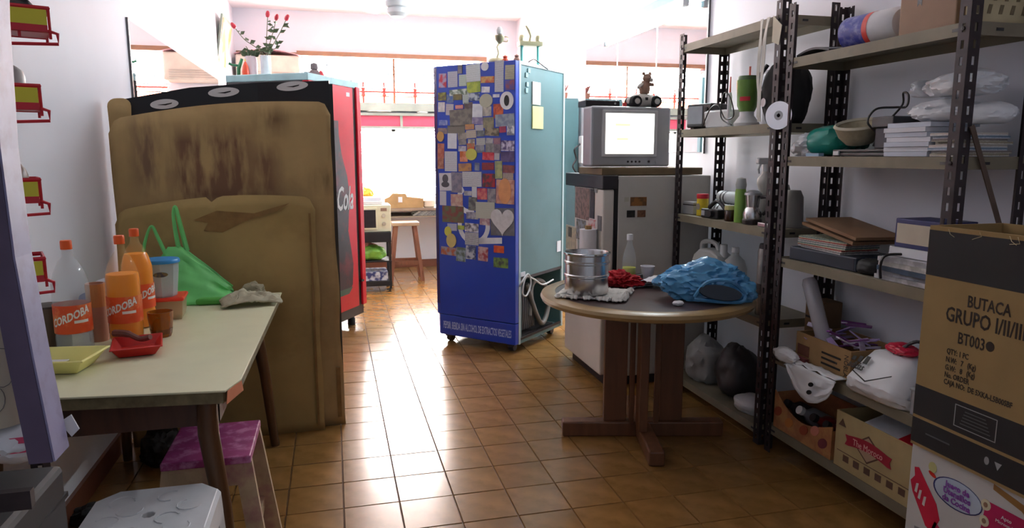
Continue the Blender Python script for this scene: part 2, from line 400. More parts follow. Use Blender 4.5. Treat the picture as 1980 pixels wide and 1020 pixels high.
# ------------------------------------------------------------------ stools under the table
wp = mat('white stool plastic', (206,210,214), .38, var=.05, scale=20, bump=.05)
t = thing('plastic_stool', 'white plastic stool with a hole in its seat', 'stool', (-.478,1.80,0))
sz = .465; a = .145; c = .045
oct_ = [(-a+c,-a),(a-c,-a),(a,-a+c),(a,a-c),(a-c,a),(-a+c,a),(-a,a-c),(-a,-a+c)]
hole = [(.017*cos(2*pi*i/8+pi*5/8), .017*sin(2*pi*i/8+pi*5/8)) for i in range(8)]
def stool_seat():
    mb = MB(); o_ = [oct_[i] for i in range(8)]
    hh_ = [hole[(i) % 8] for i in range(8)]
    # match the hole points by angle
    hs = sorted(hole, key=lambda p: math.atan2(p[1],p[0])); os_ = sorted(o_, key=lambda p: math.atan2(p[1],p[0]))
    top_ = [(x,y,sz) for x,y in os_]; ht = [(x,y,sz-.002) for x,y in hs]; hb = [(x,y,sz-.02) for x,y in hs]; rim = [(x*1.05,y*1.05,sz-.012) for x,y in os_]; sk = [(x*1.07,y*1.07,sz-.07) for x,y in os_]
    vs = top_+ht+hb+rim+sk; f = []
    for i in range(8):
        j = (i+1) % 8
        f += [(i,j,8+j,8+i),(8+i,8+j,16+j,16+i),(i,24+i,24+j,j),(24+i,32+i,32+j,24+j)]
    return mb.add(vs, f)
stool_seat().build('seat', wp, t, solid=.004, bevel=.004)
for sx, sy in ((1,1),(1,-1),(-1,1),(-1,-1)):
    p0 = Vector((sx*.148, sy*.148, 0)); q0 = Vector((sx*.168, sy*.168, 0))
    mb = MB()
    def ring(x, y, w, z): return [(x,y,z),(x-sx*w,y,z),(x-sx*w,y-sy*.006,z),(x-sx*.006,y-sy*.006,z),(x-sx*.006,y-sy*w,z),(x,y-sy*w,z)]
    A = ring(p0.x,p0.y,.075,sz-.065); B = ring(q0.x,q0.y,.05,0)
    mb.add(A+B, [(0,1,2,3,4,5),(11,10,9,8,7,6)]+[(i,(i+1)%6,6+(i+1)%6,6+i) for i in range(6)])
    mb.build('leg', wp, t)
for s in (0,1,2,3):
    MB().box(-.10,.10,.152,.158,.2,.225).build('stretcher', wp, t, rot=(0,0,s*pi/2))
# embossed swirls
mb = MB()
for (x,y,r,a0) in ((-.08,.08,.03,0),(.03,.09,.028,1),(.09,.03,.03,2),(.08,-.08,.03,3),(-.03,-.09,.03,4),(-.09,-.02,.028,5),(-.05,.03,.03,2.5),(.05,-.03,.028,.5)):
    mb.tube([(x+r*cos(a0+i*.5),y+r*sin(a0+i*.5),sz+.001) for i in range(9)], .0022, 5)
mb.build('embossed_swirls', wp, t)
pu = mat('worn purple paint', (150,52,112), .5, var=.15, scale=18, stain=(204,140,182), stain_scale=22, stain_amt=.8)
pk = mat('chipped pale paint', (188,164,132), .6, var=.2, scale=14, stain=(150,70,104), stain_scale=8, stain_amt=.6)
t = thing('wooden_stool', 'small wooden stool with a worn purple painted seat', 'stool', (-.395,2.26,0))
MB().box(-.125,.125,-.15,.15,.438,.462).build('seat', pu, t, bevel=.004)
for sx in (1,-1):
    for sy in (1,-1):
        MB().bar((sx*.10,sy*.125,.438),(sx*.155,sy*.165,0),.022,.05,(sx*1.0,0,0)).build('leg', pk, t)
for sy in (1,-1): MB().box(-.105,.105,sy*.135-.008,sy*.135+.008,.37,.438).build('apron', pk, t)
for sx in (1,-1): MB().box(sx*.118-.007,sx*.118+.007,-.14,.14,.15,.19).build('stretcher', pk, t)
rag = crumple((.16,.12,.06), 33, .4, 4).build('black_rag', mat('black cloth',(24,22,22),.9), None, (-.9,2.75,.001)); tag(rag, 'crumpled black rag on floor by the left wall under the table', 'rag')
b = crumple((.16,.15,.17), 41, .3, 3).build('black_bag', mat('dim black plastic',(30,26,26),.5), None, (-.78,3.22,.001), smooth=True); tag(b, 'small black plastic bag on the floor below the table back', 'bag')

# ------------------------------------------------------------------ cardboard sheets and black board
def cardmat(name, base, s1, s2):
    m = mat(name, base, .85, var=.10, scale=5, stain=s1, stain_scale=2.6, stain_amt=.6)
    return m
cm_big = cardmat('stained cardboard', (178,150,102), (144,114,74), 0)
cm_small = cardmat('folded cardboard', (176,150,96), (148,120,70), 0)
def stain_patch(m, x0, x1, z0, z1, col, amt=.85):
    """an old water stain of its own ragged shape in the middle of the sheet"""
    nt = m.node_tree; N = nt.nodes; L = nt.links; b = N['Principled BSDF']; src = b.inputs['Base Color'].links[0].from_socket
    tc = N.new('ShaderNodeTexCoord'); sp = N.new('ShaderNodeSeparateXYZ'); L.new(tc.outputs['Object'], sp.inputs[0])
    nz = N.new('ShaderNodeTexNoise'); nz.inputs['Scale'].default_value = 5; nz.inputs['Detail'].default_value = 6; mp = N.new('ShaderNodeMapping'); mp.inputs['Scale'].default_value = (5,1,1.1); L.new(tc.outputs['Object'], mp.inputs[0]); L.new(mp.outputs[0], nz.inputs['Vector'])
    def soft(sock, a, b_, e):
        r = []
        for lo, hi in ((a-e, a+e), (b_+e, b_-e)):
            q = N.new('ShaderNodeMapRange'); q.inputs['From Min'].default_value = lo; q.inputs['From Max'].default_value = hi; L.new(sock, q.inputs[0]); r.append(q.outputs[0])
        w = N.new('ShaderNodeMath'); w.operation = 'MULTIPLY'; L.new(r[0], w.inputs[0]); L.new(r[1], w.inputs[1]); return w.outputs[0]
    a = soft(sp.outputs['X'], x0, x1, .04); c = soft(sp.outputs['Z'], z0, z1, .05)
    w = N.new('ShaderNodeMath'); w.operation = 'MULTIPLY'; L.new(a, w.inputs[0]); L.new(c, w.inputs[1])
    rg = N.new('ShaderNodeMapRange'); rg.inputs['From Min'].default_value = .36; rg.inputs['From Max'].default_value = .58; rg.inputs['To Max'].default_value = amt; L.new(nz.outputs['Fac'], rg.inputs[0])
    w2 = N.new('ShaderNodeMath'); w2.operation = 'MULTIPLY'; L.new(w.outputs[0], w2.inputs[0]); L.new(rg.outputs[0], w2.inputs[1])
    mx = N.new('ShaderNodeMixRGB'); L.new(w2.outputs[0], mx.inputs[0]); L.new(src, mx.inputs[1]); mx.inputs[2].default_value = (*lin(col),1); L.new(mx.outputs[0], b.inputs['Base Color'])
stain_patch(cm_big, -.70, -.37, 1.12, 1.46, (108,72,56)); stain_patch(cm_big, -.36, -.25, 1.12, 1.38, (112,78,58)); stain_patch(cm_big, -.86, -.74, 1.2, 1.52, (118,90,72)); stain_patch(cm_big, -.32, -.20, 1.47, 1.56, (100,72,48)); stain_patch(cm_big, -.10, .03, 1.20, 1.27, (100,78,50))
def sheet(outline, y, th, bow, nseg=1):
    """upright card sheet: outline in x,z, bowed along y"""
    return outline
def card(name, label, top, xl, xr, y, th, m, bow=.02, z0=.0, cat='cardboard', n=36, nz=24, lean=.0, xb=.0):
    """top: function x->z ; a bowed sheet with rounded top, real thickness"""
    mb = MB()
    def fn(u, v):
        x = xl + (xr-xl+xb*(1-v))*u; zt = top(u); z = z0 + (zt-z0)*v
        yy = y + bow*sin(pi*u)*(.4+.6*v) + lean*z + .006*noise.noise(Vector((x*3, z*3, y*7)))
        return (x + .008*noise.noise(Vector((z*4, y*3, u))), yy, z)
    mb.grid(fn, n, nz)
    o = mb.build(name, m, None, smooth=True, solid=th)
    return tag(o, label, cat)
def rounded(zl, zr, bulge, rad, w, notch=None):
    def f(u):
        z = zl + (zr-zl)*u + bulge*sin(pi*u)
        d = min(u, 1-u)*w
        if d < rad: z -= rad - math.sqrt(max(0, rad*rad - (rad-d)**2))
        if notch and abs(u-notch[0]) < notch[1]: z -= notch[2]*(1-abs(u-notch[0])/notch[1])
        return z
    return f
big = card('cardboard_sheet', 'large stained cardboard sheet with rounded top standing behind the table', rounded(1.505,1.60,.03,.06,.95), -.955, -.002, 3.50, .008, cm_big, bow=-.02, xb=.018)
small = card('cardboard_sheet', 'shorter torn cardboard sheet leaning in front of the large stained one', rounded(1.105,1.155,.035,.06,.84,(.48,.025,.035)), -.95, -.085, 3.445, .008, cm_small, bow=-.015)
back = card('cardboard_sheet', 'narrow cardboard sheet whose corner shows by the wall mirror', rounded(1.595,1.60,.005,.03,.085), -.962, -.872, 3.545, .006, cm_big, bow=0)
# creases and torn flap on the small sheet
flap_m = mat('torn card layer', (140,108,64), .9, var=.2, scale=20)
mb = MB(); mb.prism([(-.62,1.06),(-.52,1.10),(-.36,1.085),(-.2,1.13),(-.26,1.09),(-.40,1.05),(-.5,1.0),(-.58,1.01),(-.56,1.045)], .002, (0,3.424,0), (1,0,0), (0,0,1)); mb.build('torn_flap', flap_m, small)
mb = MB(); mb.box(-.118,-.108,3.424,3.436,.03,1.08); mb.build('fold_crease', flap_m, small)
mb = MB(); mb.box(-.02,.0,3.49,3.496,.04,.3); mb.build('torn_edge', flap_m, big)
bk = mat('black corrugated plastic', (20,17,20), .3, var=.15)
t = thing('display_board', 'black folded display board with white oval emblems behind the cardboard', 'board', (0,0,0))
pts = [(-.925,3.60,1.60),(-.64,3.655,1.665),(-.34,3.70,1.70),(.0,3.675,1.715)]
for (x0,y0,z0),(x1,y1,z1) in zip(pts, pts[1:]):
    mb = MB(); mb.add([(x0,y0,0),(x1,y1,0),(x1,y1,z1),(x0,y0,z0)], [(0,1,2,3)]); mb.build('panel', bk, t, solid=.012)
MB().box(-.003,.016,3.672,3.69,0,1.70).build('side_flap', bk, t)
ov = mat('white oval print', (214,212,212), .5, var=.06)
for (x,y,z,ux,uy,r) in ((-.745,3.618,1.585,.982,.19,.06),(-.49,3.663,1.648,.989,.148,.07),(-.175,3.676,1.685,.997,-.073,.075)):
    e = MB().prism(ellipse((0,0),r,.022,28,.12), .002, (x,y-.002,z), (ux,uy,0), (0,0,1)).build('oval_emblem', ov, t)
    MB().prism([(-.03,-.004),(.0,.0),(.034,.008),(.03,.002),(.005,-.006)], .001, (x,y-.0042,z), (ux,uy,0), (0,0,1)).build('emblem_mark', ink_m, e)

# ------------------------------------------------------------------ blue cooler
blue_m = mat('cobalt enamel', (16,58,172), .34, var=.05, scale=2, spec=.5)
blue_d = mat('dark blue edge', (18,30,92), .4, var=.1)
side_m = mat('grey teal metal side', (84,116,120), .5, .1, var=.08, scale=2.5, stain=(70,98,102), stain_scale=3, stain_amt=.4)
rim_m = mat('white cooler trim', (180,196,198), .4, var=.04)
W_, D_, H_ = .68, .70, 1.955
t = thing('blue_cooler', 'tall blue drinks cooler covered in stickers and magnets', 'refrigerator', (.69,4.97,0), R(-45.5))
bc = t
mb = MB(); mb.box(.02,W_-.004,.06,D_,.52,H_); mb.box(.02,.06,.06,D_,.06,.52); mb.box(.02,W_-.004,D_-.03,D_,.06,.52); mb.box(.06,W_-.004,.06,.09,.06,.52); mb.box(.02,W_-.004,.06,D_,.06,.085)
mb.build('body', side_m, t)
mb = MB(); mb.box(W_-.012,W_+.002,.045,.068,.06,H_+.002); mb.box(W_-.012,W_+.002,D_-.022,D_+.001,.06,H_+.002); mb.box(W_-.012,W_+.002,.068,D_-.022,H_-.02,H_+.002)
mb.build('side_trim', rim_m, t)
MB().box(W_-.014,W_+.001,.068,D_-.022,.085,.10).build('bay_rail', dark_m, t); MB().box(W_-.014,W_+.001,.068,D_-.022,.505,.525).build('bay_rail', dark_m, t)
door = MB().prism([(.045,0),(W_,0),(W_,.045),(0,.045),(0,.03),(.012,.012)], H_-.215, (0,0,.215)).build('door', blue_m, t, bevel=.003)
MB().prism([(.045,.0),(W_,.0),(W_,.045),(.015,.045),(.02,.02)], .145, (0,0,.065)).build('kick_panel', blue_m, t, bevel=.003)
MB().prism([(.0435,-.0012),(.0445,.0),(.012,.0135),(.0005,.0305),(-.0012,.03),(.0105,.0112)], H_-.30, (0,0,.29)).build('handle_edge', blue_d, door)
for (x,y) in ((.08,.08),(W_-.07,.08),(.08,D_-.07),(W_-.07,D_-.07)):
    mb = MB(); mb.lathe([(0,-.02),(.028,-.02),(.03,-.012),(.03,.012),(.028,.02),(0,.02)], 16, (x,y,.03), axis='x'); mb.box(x-.03,x+.03,y-.03,y+.03,.04,.062); mb.build('castor', black_m, t)
# compressor bay
mb = MB(); mb.box(.09,W_-.03,.12,.6,.086,.10); mb.build('bay_floor', dark_m, t)
mb = MB()
mb.lathe([(0,0),(.09,0),(.1,.03),(.1,.12),(.085,.17),(.04,.2),(0,.205)], 20, (.46,.42,.10)); mb.build('compressor', mat('black compressor',(34,33,36),.35), t, smooth=True)
mb = MB()
for k in range(7):
    y = .14 + k*.028; mb.tube(loop([(W_-.05,y,.13),(W_-.045,y+.01,.3),(W_-.06,y+.014,.45),(W_-.05,y+.024,.3),(W_-.05,y+.028,.13)],5), .008, 6)
mb.build('condenser_coil', mat('grey coil',(88,88,92),.5,.4), t, smooth=True)
mb = MB(); mb.tube(loop([(W_-.03,.2,.46),(W_-.02,.34,.2),(W_-.03,.45,.13),(W_-.04,.54,.24),(W_-.03,.46,.42),(W_-.05,.32,.44),(W_-.04,.26,.22)],8), .018, 10); mb.build('hose', mat('grey hose',(108,106,104),.5), t, smooth=True)
mb = MB(); mb.tube(loop([(W_+.004,.055,.47),(W_+.03,.03,.5),(W_+.04,.10,.55),(W_+.035,.15,.48),(W_+.03,.10,.40),(W_+.03,.045,.43),(W_+.035,.08,.53),(W_+.03,.2,.50),(W_+.03,.33,.44),(W_+.04,.47,.455)],8), .006, 8); mb.build('power_cord', white_m, t, smooth=True)
MB().box(W_-.004,W_+.0025,.07,.13,.53,.56).build('corner_label', paper_m, t)
MB().box(W_-.004,W_+.0025,.60,.66,.64,.72).build('corner_label', paper_m, t)
# notes hanging on the side
def side_note(y0,y1,z0,z1,m,lab,tilt=0):
    o = MB().box(W_-.004,W_+.004,y0,y1,z0,z1).build('note', m, t); plab(o, lab); return o
side_note(.22,.33,1.69,1.84,mat('white note',(226,228,222),.7),'white paper note on the pale side')
side_note(.22,.37,1.53,1.68,mat('yellow note',(226,224,160),.7),'yellow paper note on the pale side')
for (y,z) in ((.13,1.76),(.14,1.80),(.13,1.86),(.16,1.89)): MB().box(W_-.004,W_+.003,y,y+.03,z,z+.03).build('sticker', mat('grey sticker',(150,184,190),.6), t)
# stickers: rectangles in picture units across the blue door (x 0..160, y 0..560 from the top)
def dx(x): return .046 + (x-841.5)/(997.-841.5)*(W_-.05)
def dz(x, y):
    u = (x-841.5)/155.5; yt = 129-12*u; yb = 655+29*u
    return H_ - (y-yt)/(yb-yt)*(H_-.03)
ST = [  # x0,y0,x1,y1, colours, pattern
 (846,142,862,168,(168,160,190),(176,40,60),0),(865,138,885,167,(196,196,206),(150,150,170),1),(886,126,895,142,(128,124,128),(110,104,110),0),(888,144,903,165,(196,206,200),(150,170,150),1),
 (903,125,931,157,(222,226,230),(170,180,176),1),(904,157,931,177,(176,190,70),(140,160,60),0),(959,118,976,176,(206,208,214),(150,150,160),1),(979,126,996,153,(196,190,160),(120,118,110),1),(979,154,996,172,(84,66,132),(130,60,80),0),
 (932,147,958,159,(196,160,90),(180,80,50),0),(933,166,949,177,(232,234,236),(200,200,210),0),(868,171,904,182,(206,216,206),(90,110,90),0),(844,177,861,192,(160,156,60),(80,70,40),0),(862,180,876,196,(60,96,160),(120,130,150),0),(876,180,894,191,(112,98,50),(90,84,60),0),(895,176,907,198,(198,206,204),(150,170,160),1),
 (907,178,929,192,(60,74,110),(190,200,210),0),(844,195,858,213,(232,230,230),(200,200,200),0),(860,198,876,219,(206,202,206),(160,150,160),1),(880,200,896,207,(226,190,180),(190,70,60),1),(898,195,915,207,(110,96,100),(84,70,70),0),(868,208,916,240,(126,120,110),(96,90,86),0),
 (915,198,935,223,(220,224,230),(206,210,220),0),(935,203,952,221,(152,146,140),(196,192,180),0),(955,180,968,186,(222,222,226),(190,190,200),0),(956,198,975,225,(206,96,50),(150,50,30),0),(845,228,863,238,(150,160,200),(90,110,180),0),(914,223,936,236,(160,150,176),(120,110,150),0),(936,223,957,243,(146,140,110),(110,106,90),0),
 (960,217,996,240,(120,130,150),(150,160,170),0),(842,243,862,254,(150,130,120),(110,100,110),0),(863,238,899,253,(132,126,112),(100,96,90),1),(900,236,918,246,(176,130,100),(200,150,90),0),(920,237,936,248,(196,196,206),(150,146,160),1),(863,253,882,282,(222,226,234),(214,218,228),0),(841,272,855,300,(190,120,96),(170,90,70),0),
 (884,252,902,265,(160,152,140),(120,116,110),0),(902,247,922,262,(196,190,176),(160,150,140),1),(923,248,938,259,(84,88,92),(120,124,126),0),(939,243,967,258,(150,140,116),(80,72,60),0),(967,238,980,252,(176,60,90),(150,50,80),0),(982,237,996,257,(226,228,230),(120,124,140),0),(886,264,902,275,(110,106,110),(146,140,140),0),(905,264,919,278,(132,120,112),(206,200,190),0),
 (922,262,940,275,(196,196,192),(150,150,150),1),(941,262,955,272,(140,140,144),(180,180,180),0),(956,262,970,274,(126,90,110),(150,110,120),0),(971,267,996,287,(76,60,110),(206,200,220),0),(885,277,901,287,(200,200,210),(150,150,170),0),(903,272,918,285,(160,120,90),(190,90,50),0),(920,274,938,290,(112,112,124),(150,150,160),0),(940,272,957,290,(136,136,134),(110,110,112),0),(957,274,970,291,(120,110,120),(90,84,96),0),
 (856,287,882,325,(220,224,230),(170,172,180),1),(841,300,854,320,(180,126,100),(150,90,70),0),(888,287,904,307,(190,98,40),(222,150,120),0),(934,289,957,304,(186,30,46),(206,90,96),0),(958,291,968,304,(190,190,190),(150,150,160),1),(970,288,996,308,(96,80,124),(70,54,100),0),(885,310,912,325,(150,110,90),(190,140,80),0),(918,309,928,324,(140,150,170),(90,100,130),0),(933,309,957,323,(40,36,42),(176,36,50),1),
 (959,306,973,340,(172,176,120),(140,150,110),0),(974,314,996,329,(140,76,76),(110,60,66),0),(844,328,870,362,(214,214,220),(206,206,212),0),(869,327,892,366,(110,108,128),(140,134,150),0),(893,326,932,355,(218,220,224),(150,152,160),1),(934,330,959,356,(160,30,44),(60,40,50),0),(974,329,994,343,(196,180,170),(120,106,100),1),(961,342,996,389,(176,120,110),(206,160,140),0),
 (844,363,858,390,(210,210,216),(190,190,200),1),(868,369,893,392,(186,140,130),(206,180,160),0),(896,363,912,372,(190,190,196),(140,140,150),0),(923,358,943,380,(176,50,80),(206,120,110),0),(944,359,960,386,(150,146,150),(110,106,120),0),(849,392,895,424,(124,62,54),(96,104,70),0),(905,375,922,401,(76,80,82),(120,124,120),0),(920,385,958,417,(190,192,180),(170,174,160),1),(900,404,925,418,(110,110,130),(170,170,180),0),(928,416,948,430,(160,120,130),(206,190,190),0),
 (949,397,996,451,(112,112,118),(100,100,106),0),(860,426,880,440,(150,160,196),(190,196,210),1),(882,430,896,438,(176,196,80),(140,160,60),0),(897,426,925,443,(214,214,220),(96,90,100),0),(897,444,925,469,(206,208,214),(110,114,120),1),(845,472,878,488,(170,90,50),(150,150,160),0),(878,473,898,501,(150,170,186),(90,104,90),0),(899,470,919,497,(190,196,206),(60,70,110),0),(924,473,944,501,(196,170,170),(150,50,60),0),(956,471,976,485,(216,100,40),(196,60,30),0),(955,495,984,515,(120,156,70),(60,66,60),0)]
zoff = 0
for k, (x0,y0,x1,y1,ca,cb,ln) in enumerate(ST):
    a0, a1 = dx(x0), dx(x1); xm = (x0+x1)/2; z1 = dz(xm,y0); z0 = dz(xm,y1); th = .0012 + .0006*((k*7) % 5)
    cx, cz = (a0+a1)/2, (z0+z1)/2; hw, hz = (a1-a0)/2, (z1-z0)/2
    tl = random.uniform(-.05,.05)
    p = [(-hw,-hz),(hw,-hz),(hw,hz),(-hw,hz)]; p = [(x*cos(tl)-y*sin(tl), x*sin(tl)+y*cos(tl)) for x,y in p]
    o = MB().prism([(x+cx,y+cz) for x,y in p], th, (0,0,0), (1,0,0), (0,0,1)).build('sticker', printed('print_%d' % k, ca, cb, 42 if ln else 26, kind='lines' if ln else 'noise'), door)
def round_sticker(x,y,rx,rz,m,th=.004,lab=None,poly=None,name='sticker'):
    pl = poly or ellipse((0,0),rx,rz,24)
    o = MB().prism([(a+dx(x),b+dz(x,y)) for a,b in pl], th, (0,0,0), (1,0,0), (0,0,1)).build(name, m, door)
    if lab: plab(o, lab)
    return o
wst = mat('white sticker', (222,222,224), .5, var=.03)
round_sticker(940,129,.03,.027,wst); round_sticker(942,192,.052,.045,mat('grey green disc',(176,176,156),.6),.005)
round_sticker(982,192,.052,.058,wst,.005); round_sticker(982,192,.02,.035,ink_m,.0056)
round_sticker(848,259,.03,.035,mat('ochre disc',(206,160,96),.6),.005)
round_sticker(912,293,.045,.04,mat('lime fruit sticker',(196,196,90),.5),.0062)
round_sticker(861,441,.03,.035,mat('lime sticker',(206,206,80),.5),.005); round_sticker(868,459,.042,.05,mat('pale yellow sticker',(206,190,120),.5),.0056)
hp = []
for i in range(36):
    a = 2*pi*i/36; hp.append((16*sin(a)**3*.0057, (13*cos(a)-5*cos(2*a)-2*cos(3*a)-cos(4*a))*.0062))
round_sticker(973,421,0,0,mat('grey white heart',(206,206,208),.6,var=.1,scale=40),.005,'large pale heart sticker on a grey square',hp)
round_sticker(857,339,.025,.03,mat('grey figure print',(90,90,96),.7),.0046); round_sticker(857,350,.034,.02,mat('grey figure print',(90,90,96),.7),.0046)
round_sticker(978,364,.05,.085,mat('peach portrait print',(214,150,100),.6,var=.12,scale=20),.005,'sticker with a peach coloured portrait photograph')
# white loops of the big printed wordmark behind the stickers
wwm = mat('white door print',(216,220,226),.4)
def stroke(poly): MB().prism(poly, .0009, (0,0,0), (1,0,0), (0,0,1)).build('wordmark_stroke', wwm, door)
def ring_arc(cx,cz,r,w,a0,a1): stroke(arc((cx,cz),r,a0,a1,16)+arc((cx,cz),r-w,a1,a0,16))
ring_arc(dx(915),dz(915,430),.135,.035,R(165),R(395)); stroke([(dx(918),dz(918,467)),(dx(972),dz(972,467)),(dx(972),dz(972,455)),(dx(918),dz(918,455))])
ring_arc(dx(905),dz(905,380),.10,.035,R(120),R(300)); ring_arc(dx(925),dz(925,215),.06,.03,R(60),R(190)); stroke([(dx(912),dz(912,385)),(dx(922),dz(922,385)),(dx(922),dz(922,330)),(dx(912),dz(912,330))])
sky_txt = mat('pale blue lettering', (176,196,236), .4)
text('PEPSI®, BEBIDA SIN ALCOHOL DE EXTRACTOS VEGETALES', .075, sky_txt, t, (.36,-.0003,.135), (1,0,0), (0,0,1), sx=.292, bold=.0008)

# things on the blue cooler
gold = mat('dull gilt', (176,172,140), .35, .6)
def on_cooler(u, v): 
    m = Matrix.Rotation(R(-45.5), 4, 'Z'); q = m @ Vector((u, v, 0)); return (.69+q.x, 4.97+q.y, H_+.0015)
tr = thing('trophy', 'small pale trophy cup on top of the blue cooler', 'trophy', on_cooler(.46,.12))
MB().lathe([(0,0),(.055,0),(.06,.015),(.05,.03),(.02,.04),(0,.042)], 16).build('base', gold, tr, smooth=True)
MB().tube([(0,0,.03),(.015,0,.07),(.005,0,.11),(.02,0,.14)], .006, 8).build('stem', gold, tr, smooth=True)
MB().lathe([(0,.13),(.012,.135),(.03,.155),(.034,.185),(.03,.185),(.02,.15),(0,.145)], 16, (.02,0,0)).build('cup', gold, tr, smooth=True)
MB().tube(loop([(.05,0,.18),(.075,0,.175),(.075,0,.15),(.045,0,.15)],4), .004, 6).build('handle', gold, tr)
MB().lathe([(0,.19),(.02,.195),(.022,.22),(.012,.24),(0,.245)], 12, (.02,0,0)).build('lid', white_m, tr, smooth=True)
for (u,v,c,l) in ((.54,.1,(200,70,40),'small orange knob figure on the blue cooler top'),(.63,.1,(150,110,96),'small brown knob figure at the blue cooler front corner')):
    o = MB().lathe([(0,0),(.02,0),(.022,.015),(.012,.03),(.016,.04),(0,.05)], 12).build('figurine', mat(l,c,.5), None, on_cooler(u,v), smooth=True); tag(o, l, 'figurine')
tr = thing('trophy', 'larger trophy with two columns standing at the rear of the blue cooler', 'trophy', on_cooler(.5,.5))
MB().box(-.09,.09,-.05,.05,0,.03).build('base', white_m, tr, bevel=.004)
for s in (-1,1): MB().lathe([(0,.03),(.012,.03),(.012,.16),(0,.16)], 12, (s*.06,0,0)).build('column', mat('teal column',(96,176,170),.3), tr, smooth=True); MB().lathe([(0,.19),(.02,.195),(.022,.215),(.014,.235),(0,.24)], 12, (s*.06,0,0)).build('finial', gold, tr, smooth=True)
MB().box(-.085,.085,-.04,.04,.16,.19).build('upper_deck', gold, tr, bevel=.003)
MB().tube([(0,0,.19),(.008,0,.23),(-.01,0,.27),(-.03,0,.30)], [.014,.012,.01,.006], 8).build('figure', gold, tr, smooth=True)
o = MB().tube(loop([(on_cooler(.66,.2)[0],on_cooler(.66,.2)[1],H_+.009),(on_cooler(.68,.24)[0],on_cooler(.68,.24)[1],H_+.03),(on_cooler(.69,.3)[0],on_cooler(.69,.3)[1],H_+.012),(on_cooler(.70,.4)[0],on_cooler(.70,.4)[1],H_-.02)],6), .004, 6).build('loose_cable', dark_m, None); tag(o, 'thin dark cable drooping over the blue cooler top edge', 'cable')

# grey teal cabinet behind the blue cooler
t = thing('tall_cabinet', 'grey teal metal cabinet against the right wall behind the blue cooler', 'cabinet', (0,0,0))
MB().box(1.80,2.19,6.15,6.7,.05,1.86).build('body', side_m, t, bevel=.004)
MB().box(1.80,2.19,6.135,6.15,.08,1.84).build('door', side_m, t, bevel=.003)
MB().box(1.83,1.845,6.12,6.135,.9,1.05).build('handle', chrome_m, t, bevel=.003)
MB().box(1.82,2.17,6.17,6.68,0,.05).build('plinth', dark_m, t)
o = thing('potted_plant', 'little reddish plant on the grey teal cabinet', 'plant', (2.1,6.3,1.86))
MB().lathe([(0,0),(.03,0),(.04,.06),(0,.055)], 12).build('pot', mat('clay pot',(170,110,90),.7), o)
for k in range(8):
    a = k*.8; MB().tube([(0,0,.05),(.02*cos(a),.02*sin(a),.09),(.045*cos(a),.045*sin(a),.13+.01*(k%3))], [.004,.008,.002], 5).build('leaf', mat('reddish leaf',(150,90,84),.6), o)

# ------------------------------------------------------------------ red cooler
rc = thing('red_cooler', 'red drinks cooler with a cola bottle graphic half hidden by cardboard', 'refrigerator', (-.135,5.06,0), math.atan2(.60,.355))
cw, cdp, ch = .697, .66, 1.905
redp = mat('red vinyl graphic', (216,26,52), .33, var=.05)
pale_t = mat('pale teal top', (176,214,220), .4)
mb = MB(); mb.box(0,cw,.05,cdp,.10,ch-.05); mb.build('body', mat('dark cooler side',(60,58,62),.5), rc)
MB().box(-.005,cw+.005,.0,cdp,ch-.05,ch).build('top_cap', pale_t, rc, bevel=.006)
door = MB().box(.0,cw-.10,0,.05,.17,ch-.05).build('door', redp, rc, bevel=.004)
MB().box(cw-.10,cw-.06,.004,.05,.17,ch-.05).build('door_gasket', black_m, rc)
MB().box(cw-.06,cw,-.012,.05,.17,ch-.04).build('red_edge_frame', redp, rc, bevel=.005)
MB().box(0,cw,.02,.05,.09,.17).build('lower_grille', black_m, rc)
for x in (.06, cw-.06):
    for y in (.1, cdp-.06): MB().lathe([(0,0),(.03,0),(.03,.05),(.022,.06),(.022,.1),(0,.1)], 12, (x,y,0)).build('foot', black_m, rc, smooth=True)
# bottle silhouette graphic
bp = [(.0,.30),(.14,.30),(.2,.36),(.22,.52),(.19,.66),(.16,.78),(.18,.92),(.2,1.05),(.17,1.2),(.1,1.36),(.07,1.5),(.07,1.6),(-.07,1.6),(-.07,1.5),(-.1,1.36),(-.17,1.2),(-.2,1.05),(-.18,.92),(-.16,.78),(-.19,.66),(-.22,.52),(-.2,.36),(-.14,.30)]
MB().prism([(x+.30,z) for x,z in bp], .0012, (0,0,0), (1,0,0), (0,0,1)).build('bottle_graphic', mat('dark bottle print',(50,36,46),.35,var=.35,scale=6,stain=(130,30,46),stain_scale=5,stain_amt=.7), door)
MB().prism([(x+.30,z) for x,z in [(-.14,.295),(.14,.295),(.2,.34),(-.2,.34)]], .0018, (0,0,0), (1,0,0), (0,0,1)).build('bottle_base_print', mat('green grey print',(60,90,80),.4), door)
text('Coca-Cola', .25, mat('white script',(238,236,238),.4), door, (.262,-.0022,1.02), (1,0,0), (0,0,1), sx=.52, shear=.35, bold=.004)
MB().box(.50,.55,-.0015,0,ch-.12,ch-.09).build('white_sticker', paper_m, door)
MB().box(cw-.09,cw-.05,-.02,.0,.36,.375).build('hinge', black_m, rc)
def on_red(u, v):
    a = math.atan2(.60,.355); q = Matrix.Rotation(a,4,'Z') @ Vector((u,v,0)); return (-.135+q.x, 5.06+q.y, ch)
